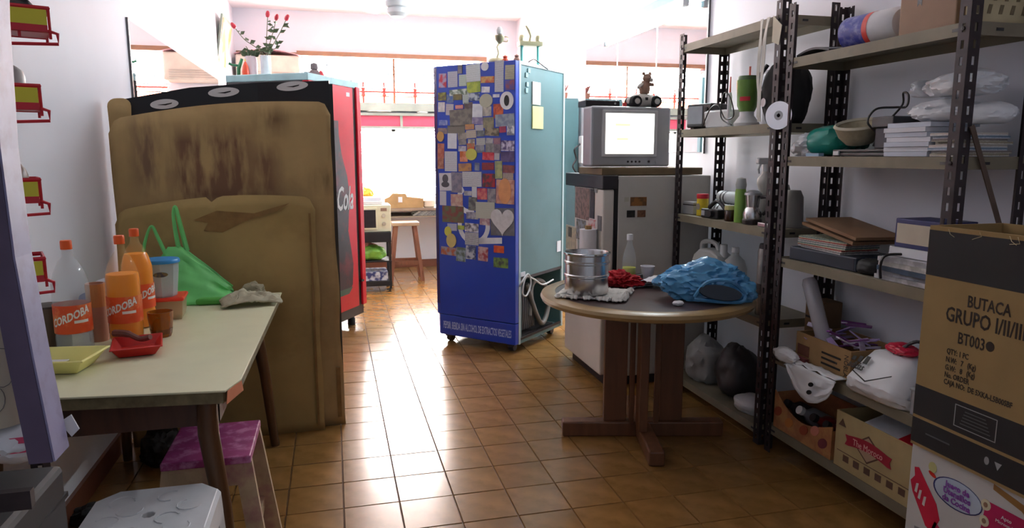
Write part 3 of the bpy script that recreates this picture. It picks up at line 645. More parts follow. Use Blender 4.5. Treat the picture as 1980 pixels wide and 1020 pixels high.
# roses in vase and ornaments on the red cooler
vz = thing('rose_vase', 'white vase of artificial red rosebuds on the red cooler', 'vase', (-.44,5.50,ch))
MB().lathe([(0,0),(.034,0),(.036,.004),(.036,.155),(.033,.155),(.033,.02),(0,.02)], 20).build('vase', mat('white glazed vase',(230,232,238),.25), vz, smooth=True)
leaf_m = mat('dusty green leaf', (78,92,66), .6, var=.25); rose_m = mat('red rosebud', (186,36,58), .5, var=.15); stem_m = mat('green stem', (70,84,50), .6)
random.seed(11)
def leaf(parent, p, d, L_, w):
    d = Vector(d).normalized(); s = d.cross(Vector((.2,-.9,.3))).normalized(); n = s.cross(d)
    vs = [Vector(p), Vector(p)+d*L_*.45+s*w+n*.004, Vector(p)+d*L_, Vector(p)+d*L_*.45-s*w+n*.004, Vector(p)+d*L_*.5-n*.004]
    MB().add(vs, [(0,1,4),(1,2,4),(2,3,4),(3,0,4)]).build('leaf', leaf_m, parent, solid=.001)
tips = [(.155,-.02,.405),(.085,.02,.41),(.03,0,.425),(-.19,-.02,.335),(.10,.03,.27),(-.13,.02,.22)]
for k,(x,y,z) in enumerate(tips):
    P_ = loop([(0,0,.12),(x*.25,y*.3,.2),(x*.7,y*.7,z*.78),(x,y,z)],5)
    st = MB().tube(P_, .0028, 5).build('stem', stem_m, vz)
    if k < 4:
        dv = (Vector(P_[-1])-Vector(P_[-3])).normalized(); rq = dv.to_track_quat('Z','Y').to_euler()
        MB().lathe([(0,-.004),(.012,.002),(.016,.018),(.012,.036),(.006,.044),(0,.04)], 10).build('rosebud', rose_m, vz, (x,y,z), rq, smooth=True)
    for q in range(6):
        p = P_[min(len(P_)-3, 4+q*2)]; a = random.uniform(0,6.28)
        leaf(vz, p, (cos(a), .5*sin(a), random.uniform(-.3,.7)), random.uniform(.04,.06), random.uniform(.012,.018))
vz2 = thing('white_pot', 'white ceramic pot with drooping leaves beside the rose vase', 'pot', (-.545,5.53,ch+.0015))
MB().lathe([(0,0),(.035,0),(.045,.03),(.046,.12),(.038,.15),(.034,.15),(.04,.12),(.038,.03),(0,.02)], 18).build('pot', mat('pinkish white ceramic',(226,206,212),.35), vz2, smooth=True)
for k in range(10):
    a = k*.66; leaf(vz2, (.02*cos(a),.02*sin(a),.145), (cos(a),.5*sin(a),.8-.1*(k%4)), .065, .02)
gt = thing('green_ornament', 'green plastic cactus shaped ornament left of the white pot', 'ornament', (-.63,5.50,ch))
gm_ = mat('dark green plastic', (30,110,70), .4)
MB().tube([(0,0,0),(.004,0,.06),(.03,0,.13)], [.014,.014,.01], 8).build('trunk', gm_, gt, smooth=True); MB().tube([(.005,0,.08),(-.04,0,.085),(-.06,0,.095)], .009, 8).build('arm', gm_, gt, smooth=True); MB().box(-.03,.03,-.02,.02,0,.008).build('foot', gm_, gt)
o = thing('red_ornament', 'orange red flame shaped ornament between the green ornament and pot', 'ornament', (-.575,5.46,ch))
MB().lathe([(0,0),(.02,0),(.026,.03),(.02,.07),(.008,.10),(0,.11)], 12).build('body', mat('orange red glass',(226,80,50),.3), o, smooth=True); MB().lathe([(0,.108),(.006,.11),(0,.13)], 8).build('tip', mat('yellow tip',(226,200,60),.3), o)
o = thing('seated_figurine', 'dark red and grey seated figurine on the red cooler rear', 'figurine', (-.11,5.9,ch))
cm_ = mat('grey figurine', (92,80,84), .6)
MB().lathe([(0,0),(.06,0),(.065,.03),(.05,.08),(.03,.11),(0,.115)], 14).build('body', cm_, o, smooth=True); MB().lathe([(0,.1),(.028,.115),(.032,.135),(.024,.16),(0,.168)], 12).build('head', cm_, o, smooth=True)
MB().lathe([(0,0),(.03,0),(.03,.06),(.015,.1),(0,.11)], 10, (.05,.0,0)).build('cloak', mat('red cloak',(170,40,50),.6), o, smooth=True)
MB().lathe([(0,0),(.028,0),(.034,.03),(.02,.05),(0,.055)], 10, (-.07,-.02,0)).build('pet', cm_, o, smooth=True)

# ------------------------------------------------------------------ far end of the room
t = thing('air_conditioner', 'beige boxy air conditioner high on the back wall left of the window', 'air conditioner', (0,0,0))
MB().box(-.96,-.30,8.18,8.5,2.13,2.42).build('casing', mat('beige casing',(206,194,180),.5), t, bevel=.02)
MB().grid(lambda u,v:(-.97+.68*u, 8.16+.34*v, 2.422+.05*sin(pi*u)), 12, 4).build('pink_cover', mat('pinkish cover',(196,150,160),.6), t, solid=.006)
for k in range(4): MB().box(-.9,-.36,8.172,8.182,2.16+.025*k,2.168+.025*k).build('vent_slat', mat('beige slat',(180,168,156),.5), t)
strip = thing('wall_cupboard', 'shallow pink fronted wall cupboard between the two back windows', 'cupboard', (0,0,0))
MB().box(.0,1.44,8.30,8.5,1.68,1.80).build('body', mat('pink enamel',(214,84,110),.5,var=.08), strip, bevel=.004)
MB().box(-.02,1.46,8.26,8.5,1.80,1.83).build('top_board', sill_m, strip); MB().box(-.02,1.46,8.28,8.5,1.655,1.68).build('bottom_board', sill_m, strip); MB().box(.78,.81,8.288,8.3,1.68,1.80).build('door_stile', sill_m, strip)
o = MB().lathe([(0,0),(.10,0),(.15,.02),(.14,.022),(.09,.008),(0,.008)], 24).build('serving_dish', white_m, None, (.55,8.38,1.83), smooth=True); tag(o, 'flat white serving dish on the pink wall cupboard', 'dish')
o = MB().lathe([(0,0),(.05,0),(.07,.02),(.06,.022),(0,.008)], 20).build('saucer', white_m, None, (1.05,8.38,1.83), smooth=True); tag(o, 'small white saucer on the pink wall cupboard', 'dish')
# counter
cnt = thing('back_counter', 'wooden counter under the bright lower window', 'counter', (0,0,0))
MB().box(.0,1.65,7.86,8.48,.735,.765).build('worktop', mat('grey brown counter',(120,102,86),.6,var=.15), cnt, bevel=.003)
for x in (.03,1.6):
    for y in (7.9,8.43): MB().box(x-.02,x+.02,y-.02,y+.02,0,.735).build('leg', wood_d, cnt)
MB().box(.02,1.63,7.88,8.45,.66,.675).build('lower_board', mat('grey brown counter',(120,102,86)), cnt)
def openbox(x0,x1,y0,y1,z0,z1,th=.006,flaps=True):
    mb = MB(); mb.box(x0,x1,y0,y1,z0,z0+th); mb.box(x0,x1,y0,y0+th,z0+th,z1); mb.box(x0,x1,y1-th,y1,z0+th,z1); mb.box(x0,x0+th,y0+th,y1-th,z0+th,z1); mb.box(x1-th,x1,y0+th,y1-th,z0+th,z1); return mb
b = thing('cardboard_box', 'low brown box with a white tag on the back counter', 'box', (0,0,0))
MB().prism([(.55,.766),(.98,.766),(.98,.87),(.80,.89),(.78,.925),(.64,.93),(.60,.89),(.55,.87)], -.24, (0,7.9,0), (1,0,0), (0,0,1)).build('box', brown_card, b)
MB().box(.70,.745,7.893,7.9,.83,.89).build('tag', paper_m, b)
o = MB().lathe([(0,0),(.06,0),(.068,.01),(.068,.07),(.06,.08),(0,.08)], 20).build('round_tin', mat('pale tin',(206,190,170),.4), None, (.93,7.93,.885), (R(70),0,0), smooth=True); tag(o, 'round pale tin leaning on the low brown box', 'tin'); o.location = (1.05,7.955,.768); o.rotation_euler = (0,0,0)
o = MB().box(.28,.50,7.92,8.1,.766,.87).build('small_crate', brown_card, None, bevel=.003); tag(o, 'small brown crate behind the microwave on the counter', 'crate')
o = crumple((.2,.14,.13),52,.3,3).build('fruit_bag', mat('yellow fruit net',(226,176,60),.6,var=.3), None, (.33,8.0,.871), smooth=True); tag(o, 'yellow bag of fruit on the small brown crate', 'bag')
for k in range(4):
    o = MB().box(-.13,.13,-.1,.1,0,.012).build('magazine', printed('mag_far_%d' % k,(190,186,180),(120,116,120),30), None, (.99+.01*k,8.02,.676+.0125*k), (0,0,R(4*k))); tag(o, ORD[k]+' magazine in the thin pile on the lower counter board', 'magazine', 'magazines under the back counter')
# microwave, cart
ct = thing('trolley', 'black wire trolley carrying the microwave', 'trolley', (0,0,0))
blk = mat('black steel', (30,29,31), .45, .3)
for x in (.18,.525):
    for y in (6.98,7.3): MB().box(x-.012,x+.012,y-.012,y+.012,.03,.60).build('post', blk, ct)
for z,h in ((.50,.10),(.30,.015),(.06,.05)): MB().box(.165,.54,6.965,7.315,z,z+h).build('shelf', blk, ct, bevel=.003)
for x in (.19,.515):
    for y in (6.99,7.29): MB().lathe([(0,-.012),(.018,-.012),(.018,.012),(0,.012)], 12, (x,y,.018), axis='x').build('castor', blk, ct)
mw = thing('microwave', 'cream microwave oven on the black trolley', 'microwave', (0,0,.60))
MB().box(.15,.545,7.0,7.32,0,.265).build('casing', mat('cream enamel',(222,218,186),.4,var=.05), mw, bevel=.008)
MB().box(.16,.41,6.985,7.0,.025,.24).build('door', mat('cream enamel',(222,218,186)), mw, bevel=.004)
MB().box(.175,.395,6.981,6.986,.045,.22).build('door_window', black_m, mw)
for z in (.08,.16): MB().lathe([(0,-.012),(.018,-.012),(.02,0),(0,0)], 14, (.475,6.998,z), axis='y').build('knob', mat('grey knob',(176,170,150),.5), mw)
MB().box(.445,.505,6.997,7.0,.205,.235).build('panel_print', mat('brown print',(140,110,90),.6), mw)
o = MB().prism([(0,0),(.28,0),(.28,.24),(.14,.27),(0,.24)], .035, (.19,7.05,.866)).build('white_tray', white_m, None, bevel=.005); tag(o, 'folded white cloth tray on top of the microwave', 'tray')
o = MB().box(.24,.46,7.1,7.28,.902,.935).build('white_carton', paper_m, None, bevel=.004); tag(o, 'flat white carton stacked above the microwave', 'carton')
o = crumple((.26,.15,.15),53,.25,3).build('vegetable_bag', mat('green vegetable bag',(110,160,60),.4,var=.4,scale=12), None, (.35,7.065,.317), smooth=True); tag(o, 'green bag of vegetables on the middle trolley shelf', 'bag')
o = crumple((.2,.1,.16),54,.2,3).build('reddish_bag', mat('reddish bag',(150,90,70),.5,var=.3,scale=12), None, (.35,7.15,.445), smooth=True); o.location = (.33,7.225,.317); tag(o, 'reddish bag at the back of the middle trolley shelf', 'bag')
o = MB().box(.2,.5,6.99,7.28,.111,.2).build('blue_carton', printed('blue carton print',(50,60,110),(200,206,214),20), None, bevel=.003); tag(o, 'blue and white carton on the bottom trolley shelf', 'carton')
# wooden stool far
st = thing('bar_stool', 'tall brown wooden stool in front of the back counter', 'stool', (.74,7.62,0))
wd = mat('brown stool wood', (108,64,44), .5, var=.2, stretch=(6,6,1))
MB().box(-.145,.145,-.12,.12,.60,.64).build('seat', mat('worn stool seat',(146,120,98),.6,var=.2), st, bevel=.006)
for sx in (1,-1):
    for sy in (1,-1): MB().bar((sx*.10,sy*.08,.60),(sx*.17,sy*.12,0),.038,.038).build('leg', wd, st)
for z in (.18,):
    for sy in (1,-1): MB().box(-.14,.14,sy*.107-.01,sy*.107+.01,z,z+.045).build('stretcher', wd, st)
    for sx in (1,-1): MB().box(sx*.145-.01,sx*.145+.01,-.1,.1,z+.05,z+.09).build('stretcher', wd, st)

# ------------------------------------------------------------------ white freezer, television
fz = thing('white_freezer', 'waist high white freezer with stickers beside the shelves', 'freezer', (0,0,0))
fw = mat('off white enamel', (196,194,188), .42, var=.05, scale=3, stain=(170,166,156), stain_scale=4, stain_amt=.3)
FX0, FX1, FY0, FY1, FZ = 1.50, 2.14, 3.69, 4.34, 1.235
MB().box(FX0+.06,FX1,FY0,FY1,.06,FZ).build('body', fw, fz, bevel=.006)
dr = MB().box(FX0-.03,FX0+.04,FY0+.004,FY1,.075,FZ-.075).build('door', mat('white door enamel',(214,208,200),.4,var=.06,scale=4), fz, bevel=.01)
MB().box(FX0+.04,FX0+.062,FY0+.002,FY1-.004,.075,FZ-.02).build('door_gasket', black_m, fz)
MB().box(FX0-.035,FX0+.06,FY0-.002,FY1,FZ-.075,FZ+.004).build('top_trim', mat('dark trim',(44,40,44),.45), fz, bevel=.005)
MB().box(FX0+.02,FX1-.02,FY0+.03,FY1-.03,0,.06).build('plinth', dark_m, fz)
FS = []
for (xa,xb,ya,yb,ca,cb,ln) in ((1088,1112,357,448,(150,186,190),(130,170,176),1),(1114,1150,365,428,(150,120,112),(100,84,80),0),(1118,1142,430,472,(110,106,90),(150,150,160),0),(1088,1117,450,500,(200,188,160),(180,170,150),0),(1095,1105,452,473,(70,64,54),(100,92,80),0),(1152,1163,365,422,(44,40,44),(64,60,60),0),(1150,1166,424,462,(206,196,196),(190,60,60),0),(1171,1180,414,442,(110,108,110),(90,88,90),0),(1161,1169,360,371,(110,110,110),(150,150,150),0),(1145,1155,465,481,(110,130,100),(80,90,80),0),(1122,1131,473,492,(160,170,170),(120,130,130),0),(1134,1142,482,492,(120,140,150),(150,160,160),0)):
    FS.append(((xa-1088)/92*.62+.015,(xb-1088)/92*.62+.015,1.35-(yb-300)*.003,1.35-(ya-300)*.003,ca,cb,ln))
for k,(a,b,c,d,ca,cb,ln) in enumerate(FS):
    MB().box(FX0-.0325-.0004*(k%3),FX0-.03,FY1-b,FY1-a,c,d).build('sticker', printed('freezer_print_%d' % k,ca,cb,40,kind='lines' if ln else 'noise'), dr)
mb = MB(); mb.lathe([(.02,0),(.05,0),(.05,.24),(.02,.24)], 20); o = mb.build('paper_roll', paper_m, dr, (FX0-.084,FY1-.565,.69), smooth=True)
MB().lathe([(.0,-.02),(.02,-.02),(.02,.26),(0,.26)], 10).build('roll_core', brown_card, dr, (FX0-.084,FY1-.565,.69))
for (x0,x1,z0,z1,ca,cb) in ((1.685,1.785,1.085,1.135,(150,100,50),(110,76,44)),(1.665,1.715,1.02,1.06,(30,28,28),(50,46,40)),(1.73,1.78,1.02,1.06,(126,84,60),(90,60,44))):
    MB().box(x0-.05,x1-.05,FY0-.0025,FY0,z0-.02,z1-.02).build('sticker', printed('side_%f' % x0,ca,cb,40), fz)
MB().box(1.60,1.625,FY0-.0025,FY0,1.09,1.115).build('sticker', mat('torn pale label',(180,176,160),.7), fz)
o = MB().box(1.47,2.1,3.72,4.1,FZ+.004,FZ+.044).build('wooden_board', mat('brown board',(112,94,66),.6,var=.2), None, bevel=.003); tag(o, 'thick brown wooden board under the television on the freezer', 'board')
BZ = FZ+.044
tv = thing('television', 'silver tube television showing a bright white screen', 'television', (1.665,3.96,BZ+.0015), R(4))
MB().box(-.255,.255,-.17,-.05,.005,.345).build('front_cabinet', silver_m, tv, bevel=.012)
MB().add([(-.235,-.05,.02),(.235,-.05,.02),(.235,-.05,.34),(-.235,-.05,.34),(-.15,.14,.05),(.15,.14,.05),(.15,.14,.28),(-.15,.14,.28)], [(0,1,2,3),(4,7,6,5),(0,4,5,1),(1,5,6,2),(2,6,7,3),(3,7,4,0)]).build('rear_housing', mat('grey tv back',(96,98,104),.5), tv)
MB().box(-.19,.165,-.176,-.168,.06,.325).build('screen_bezel', mat('pale bezel',(196,198,200),.4), tv, bevel=.004)
def scr(u,v):
    x = -.168+.31*u; z = .078+.228*v; return (x, -.177-.008*(1-(2*u-1)**2)*(1-(2*v-1)**2), z)
MB().grid(scr, 8, 6).build('screen', glow('tv picture',(255,250,240),1.6), tv, smooth=True)
for (x0,x1,z) in ((-.11,-.02,.235),(-.10,-.03,.155)): MB().box(x0,x1,-.1885,-.184,z,z+.012).build('caption_bar', glow('tv caption',(255,226,160),1.1), tv)
for k in range(4): MB().lathe([(0,-.003),(.006,-.003),(.006,0)], 8, (-.02+.025*k,-.170,.033), axis='y').build('button', dark_m, tv)
MB().lathe([(0,-.004),(.013,-.004),(.013,0)], 14, (.17,-.170,.033), axis='y').build('power_button', silver_m, tv); MB().lathe([(0,-.004),(.007,-.004),(.007,0)], 10, (.115,-.170,.033), axis='y').build('button', dark_m, tv)
TVT = BZ+.348
o = thing('video_player', 'flat black box lying on the left of the television', 'player', (1.545,3.92,TVT)); MB().box(-.13,.08,-.07,.06,0,.035).build('casing', black_m, o, bevel=.004); MB().box(-.1,-.02,-.073,-.07,.012,.024).build('slot', dark_m, o); MB().lathe([(0,-.075),(.006,-.075),(.006,-.07)],8,(.05,0,.018),axis='y').build('knob', silver_m, o)
o = thing('toy_car', 'white plush toy car with black wheels on the television', 'toy', (1.79,3.9,TVT))
pl = mat('white plush', (196,192,186), .95, var=.08, scale=40, bump=.3); bl = mat('black plush', (28,28,30), .95); br = mat('brown plush', (150,120,104), .95, var=.15, scale=40, bump=.3)
crumple((.20,.11,.075),3,.06,2,3).build('body', pl, o, (0,0,.006), smooth=True)
for x in (-.06,.065):
    w = MB().lathe([(0,-.062),(.03,-.06),(.034,-.05),(.034,.05),(.03,.06),(0,.062)], 16, (x,0,.034), axis='y').build('wheel', bl, o, smooth=True); MB().lathe([(0,-.066),(.016,-.065),(.017,-.06)], 12, (x,0,.034), axis='y').build('hubcap', pl, w)
MB().box(-.008,.008,-.058,-.052,.04,.056).build('badge', bl, o)
o2 = thing('plush_bear', 'brown plush bear sitting in the toy car', 'toy', (1.80,3.9,TVT+.0805))
MB().lathe([(0,0),(.028,.0),(.034,.03),(.026,.06),(.014,.075),(0,.078)], 16).build('body', br, o2, smooth=True)
MB().lathe([(0,-.028),(.018,-.022),(.028,0),(.02,.022),(0,.03)], 16, (.012,-.006,.088)).build('head', br, o2, smooth=True)
MB().lathe([(0,-.014),(.012,-.008),(.014,.004),(0,.012)], 12, (.03,-.022,.08)).build('muzzle', pl, o2, smooth=True)
for s in (-1,1): MB().lathe([(0,-.005),(.011,0),(0,.006)], 10, (.012+.02*s,.0,.116), axis='y').build('ear', br, o2, smooth=True)
MB().tube([(-.02,-.01,.055),(-.05,-.03,.04),(-.06,-.045,.03)], [.012,.01,.009], 8).build('arm', pl, o2, smooth=True); MB().tube([(.02,-.01,.055),(.045,-.03,.05)], [.012,.009], 8).build('arm', br, o2, smooth=True)
o = MB().lathe([(0,0),(.012,0),(.012,.025),(0,.025)], 12).build('red_cap', mat('red cap',(196,50,50),.4), None, (1.66,3.86,TVT), smooth=True); o.name = 'red_figurine'; tag(o, 'tiny red figurine on the television beside the toy car', 'figurine')
o = MB().prism([(0,0),(.26,.03),(.30,.07),(.05,.04)], .004, (1.62,3.735,BZ+.001)).build('paper_sheet', paper_m, None); tag(o, 'folded white paper on the board in front of the television', 'paper')
o = thing('wall_socket', 'white power strip with tangled plugs by the television', 'socket', (2.1,6.0,1.4))
MB().box(.06,.12,-.04,.04,-.12,.12).build('plate', white_m, o, bevel=.004)
MB().tube(loop([(.06,0,.05),(0,-.02,0),(.03,.02,-.08),(-.01,-.01,-.15),(.04,0,-.22)],6), .008, 6).build('plug_cable', dark_m, o)

# ------------------------------------------------------------------ things on the left table
def clear(name, col, alpha=.25, rough=.08):
    return mat(name, col, rough, 0, var=.03, alpha=alpha, spec=.6)
orange = mat('orange cap', (236,92,24), .4)
def soda(label, loc, clearbody, liquid=None, level=.0, face=0., lab_m=None):
    b = thing('soda_bottle', label, 'bottle', loc, face, 'soda bottles on the left table')
    prof = [(0,.006),(.03,.0),(.045,.004),(.052,.02),(.053,.06),(.051,.075),(.0525,.09),(.0525,.19),(.053,.205),(.052,.23),(.043,.265),(.028,.298),(.016,.315),(.0145,.33),(.0145,.345)]
    MB().lathe(prof, 28).build('bottle', clearbody, b, smooth=True)
    MB().lathe([(0,.366),(.015,.366),(.0165,.362),(.0165,.342),(.0165,.338),(.0148,.338)], 20).build('cap', orange, b, smooth=True)
    if liquid:
        rl = next((a[0]+(b_[0]-a[0])*(level-a[1])/(b_[1]-a[1]) for a, b_ in zip(prof[2:], prof[3:]) if a[1] <= level <= b_[1]), .049)
        lp = [(0,.008)] + [(max(r-.002,0),z) for r,z in prof[2:] if z < level] + [(rl-.002,level),(0,level)]
        MB().lathe(lp, 28).build('drink', liquid, b, smooth=True)
    lm = lab_m or mat('orange bottle label', (232,84,34), .45, var=.08, scale=30, stain=(244,190,120), stain_scale=16, stain_amt=.6)
    MB().lathe([(.0537,.075),(.0537,.165)], 36).build('label', lm, b, smooth=True)
    a0 = -pi/2
    text('CORDOBA', .036, mat('white label lettering',(250,246,238),.5), b, (0,0,.128), (1,0,0), (0,0,1), sx=.66, cyl=(.0543,a0), bold=.0012)
    MB().lathe([(.0541,.108),(.0541,.117)], 12, a0=a0+.2, a1=a0+1.0).build('white_stripe', mat('white label lettering',(250,246,238)), b)
    return b
pet = clear('clear bottle plastic', (214,224,228), .26)
soda('clear empty soda bottle with orange cap and label, nearest the lilac post', (-.822,2.46,TZ), pet, mat('last clear drink',(200,210,206),.1,alpha=.3), .07, .16)
orm = mat('orange soda', (255,150,0), .35, var=.03)
soda('front orange soda bottle standing before its twin', (-.70,2.57,TZ), clear('faintly orange bottle plastic',(255,206,130),.16), orm, .238, -.1)
soda('rear orange soda bottle mostly hidden by the front one', (-.712,2.80,TZ), clear('faintly orange bottle plastic',(255,206,130),.16), orm, .275, .6)
t = thing('foam_tray', 'pale yellow foam tray at the near edge of the table', 'tray', (-.825,2.28,TZ), R(-8))
def tray_shell(w, d, h, fl, th=.004):
    a = [(-w/2+fl,-d/2+fl,0),(w/2-fl,-d/2+fl,0),(w/2-fl,d/2-fl,0),(-w/2+fl,d/2-fl,0)]; b = [(-w/2,-d/2,h),(w/2,-d/2,h),(w/2,d/2,h),(-w/2,d/2,h)]
    c = [(x*1.06,y*1.06,h-.002) for x,y,z in b]
    return MB().add(a+b+c, [(0,1,2,3),(0,4,5,1),(1,5,6,2),(2,6,7,3),(3,7,4,0),(4,8,9,5),(5,9,10,6),(6,10,11,7),(7,11,8,4)])
fo = mat('yellow foam', (240,232,150), .7, var=.04)
tray_shell(.235,.165,.042,.03).build('shell', fo, t, (0,0,.004), bevel=.006, solid=.005)
o = MB().prism([(-.05,-.03),(.05,-.02),(.06,.04),(-.02,.05)], .004, (-.86,2.29,TZ+.012)).build('paper_scrap', paper_m, None); tag(o, 'white paper scrap lying inside the yellow foam tray', 'paper')
t = thing('red_tray', 'small red plastic tray in front of the orange bottles', 'tray', (-.635,2.43,TZ), R(12)); tray_shell(.14,.17,.03,.02).build('shell', mat('red tray plastic',(196,38,30),.4), t, (0,0,.004), bevel=.004, solid=.004)
mb = MB(); mb.tube(loop([(-.08,.06,.03),(-.03,.02,.034),(.01,0,.02),(.045,-.02,.03)],5), [.012]*6+[.009]*10, 8); o = mb.build('meat_scraps', mat('brown scrap',(120,70,60),.6,var=.3), None, (-.635,2.43,TZ+.022), smooth=True); tag(o, 'brown food scraps lying in the red tray', 'food')
g = thing('amber_glass', 'amber glass tumbler beside the orange bottles', 'glass', (-.605,2.625,TZ))
MB().lathe([(0,0),(.03,0),(.034,.01),(.041,.07),(.042,.09),(.039,.09),(.036,.06),(.03,.012),(0,.01)], 24).build('tumbler', mat('amber glass',(170,92,20),.1,alpha=.7,var=.1), g, smooth=True)
MB().lathe([(.0345,.012),(.037,.03)], 24).build('ribbed_band', mat('deep amber',(110,56,14),.2), g)
bx = thing('food_container', 'clear food container with red lid at the table rear', 'container', (-.655,2.945,TZ), R(4))
MB().lathe([(0,0),(.085,0),(.092,.02),(.097,.075),(.094,.075),(.088,.01),(0,.006)], 4, a0=pi/4, a1=2*pi+pi/4).build('tub', clear('cloudy plastic',(214,190,150),.45,.3), bx, bevel=.012)
MB().box(-.075,.075,-.075,.075,.073,.088).build('lid', mat('red orange lid',(230,60,36),.4), bx, bevel=.008)
mb = MB(); mb.box(-.05,.05,-.05,.05,.004,.05); mb.build('leftovers', mat('pinkish leftovers',(206,150,120),.7,var=.2), bx, bevel=.01)
cn = thing('clear_canister', 'clear six sided canister with blue lid standing on the red lid', 'canister', (-.66,2.93,TZ+.0885), R(10))
MB().lathe([(0,0),(.05,0),(.052,.006),(.062,.10),(.064,.14),(.061,.14),(.058,.09),(.048,.008),(0,.006)], 8).build('canister', clear('frosted canister',(216,222,226),.45,.25), cn)
MB().lathe([(0,.148),(.066,.146),(.069,.14),(.069,.132),(.064,.132)], 28).build('lid', mat('blue lid',(44,140,206),.4), cn, smooth=True)
MB().prism(ellipse((0,0),.026,.01,16), .001, (0,-.0635,.092), (1,0,0), (0,0,1)).build('label', printed('fruit label print',(120,110,70),(60,66,80),60), cn)
gb = thing('green_bag', 'light green plastic shopping bag slumped against the cardboard', 'bag', (-.645,3.205,TZ+.001))
gr = mat('green bag plastic', (116,214,122), .35, var=.1, scale=8, alpha=.93)
def gbf(u, v):
    x = -.16+.37*u; top = .24 + .0*u - .33*max(0,u-.45) - .10*max(0,.25-u)*4
    z = top*v; y = -.06*sin(pi*u)*(1-v*.7)+.06*v + .014*noise.noise(Vector((u*6,v*6,1)))
    return (x*(1-.15*v)+.02*noise.noise(Vector((v*4,u*3,2))), y, max(z,.001))
MB().grid(gbf, 20, 14).build('front_panel', gr, gb, solid=.002, smooth=True)
MB().grid(lambda u,v: (gbf(u,v)[0]*1.0, .11+.03*v*0-.02*(1-v)+.01*noise.noise(Vector((u*5,v*5,9))), gbf(u,v)[2]*.95), 20, 10).build('back_panel', gr, gb, solid=.002, smooth=True)
def strap(pts, w=.013): 
    P_ = loop(pts,6); mb = MB()
    mb.tube(P_, [w*(.6+.4*abs(2*i/(len(P_)-1)-1)) for i in range(len(P_))], 6); return mb
strap([(-.13,.04,.15),(-.15,.05,.22),(-.13,.05,.30),(-.11,.05,.33),(-.09,.05,.28),(-.06,.045,.20)], .009).build('handle', gr, gb, smooth=True)
strap([(-.01,.05,.22),(-.02,.055,.30),(-.025,.06,.38),(-.015,.06,.41),(.0,.06,.33),(.02,.055,.22)], .011).build('handle', gr, gb, smooth=True)
MB().prism([(0,0),(.16,0),(.15,.03),(.02,.04)], .03, (.06,-.075,.0)).build('bag_contents', mat('deep green contents',(70,150,60),.6,var=.3), gb, bevel=.01)
mb = MB()
def ragf(u,v):
    x = -.12+.24*u; y = -.07+.14*v; r = max(0,1-((2*u-1)**2+(2*v-1)**2)*.6)
    return (x+.02*noise.noise(Vector((u*3,v*3,4))), y+.02*noise.noise(Vector((u*3,v*3,7))), .008+.055*r*(.55+.8*abs(noise.noise(Vector((u*4.2,v*4.2,3)))))+.012*abs(noise.noise(Vector((u*11,v*9,5)))))
o = MB().grid(ragf, 26, 18).build('grey_rag', mat('grey beige rag',(176,170,146),.95,var=.12,scale=30), None, (-.36,3.11,TZ+.002), (0,0,R(8)), solid=.004, smooth=True); tag(o, 'crumpled grey cloth rag at the far corner of the table', 'cloth')
o = crumple((.10,.08,.075),8,.3,3).build('folded_rag', mat('darker rag',(150,142,118),.95), None, (-.365,3.265,TZ), smooth=True); tag(o, 'bunched dark rag behind the crumpled grey cloth', 'cloth')
t = thing('brown_jar', 'dark brown ceramic jar by the left wall behind the clear bottle', 'jar', (-.915,2.53,TZ))
MB().lathe([(0,0),(.055,0),(.058,.01),(.058,.13),(.05,.145),(.046,.145),(.05,.01),(0,.01)], 24).build('jar', mat('brown ceramic',(92,72,56),.5,var=.2), t, smooth=True); MB().lathe([(0,.144),(.052,.144),(.05,.15),(0,.152)], 20).build('lid', mat('dark lid',(60,50,42),.5), t)
t = thing('cardboard_tube', 'pinkish brown cardboard tube standing behind the clear bottle', 'tube', (-.80,2.62,TZ)); MB().lathe([(.028,0),(.03,0),(.03,.2),(.026,.2),(.026,0)], 18).build('tube', mat('pinkish tube',(190,136,112),.6), t, smooth=True); MB().lathe([(.0304,.12),(.0304,.198)], 18).build('tube_wrap', mat('orange wrap',(206,140,80),.6), t)
t = thing('flour_bag', 'white and blue printed food bag behind the orange bottles', 'bag', (-.86,3.08,TZ)); crumple((.24,.15,.15),12,.12,2.2).build('bag', mat('white food bag',(216,218,222),.4), t, smooth=True)
MB().prism(ellipse((0,0),.07,.03,20,.1), .004, (.06,-.079,.08), (.98,.17,0), (0,.2,.98)).build('blue_print', mat('blue bag print',(44,66,150),.4), t); MB().prism(ellipse((0,0),.05,.026,20,-.1), .004, (-.07,-.078,.075), (.98,-.17,0), (0,.2,.98)).build('blue_print', mat('blue bag print',(44,66,150),.4), t)
o = crumple((.10,.09,.08),14,.3,3).build('grey_plastic', mat('grey shiny plastic',(150,150,146),.3,var=.3), None, (-.745,2.99,TZ), smooth=True); tag(o, 'small grey crumpled plastic wrapper beside the red lidded container', 'wrapper'); o.location = (-.80,2.93,TZ)
t = thing('white_cup', 'white cup half hidden between the soda bottles', 'cup', (-.775,2.725,TZ)); MB().lathe([(0,0),(.03,0),(.038,.09),(.035,.09),(.028,.005),(0,.005)], 18).build('cup', white_m, t, smooth=True)
t.location = (-.86,2.77,TZ)
o = crumple((.07,.06,.06),16,.25,3).build('onion', mat('dark red onion',(110,40,50),.5), None, (-.765,2.70,TZ), smooth=True); tag(o, 'dark red onion between the soda bottles', 'onion')

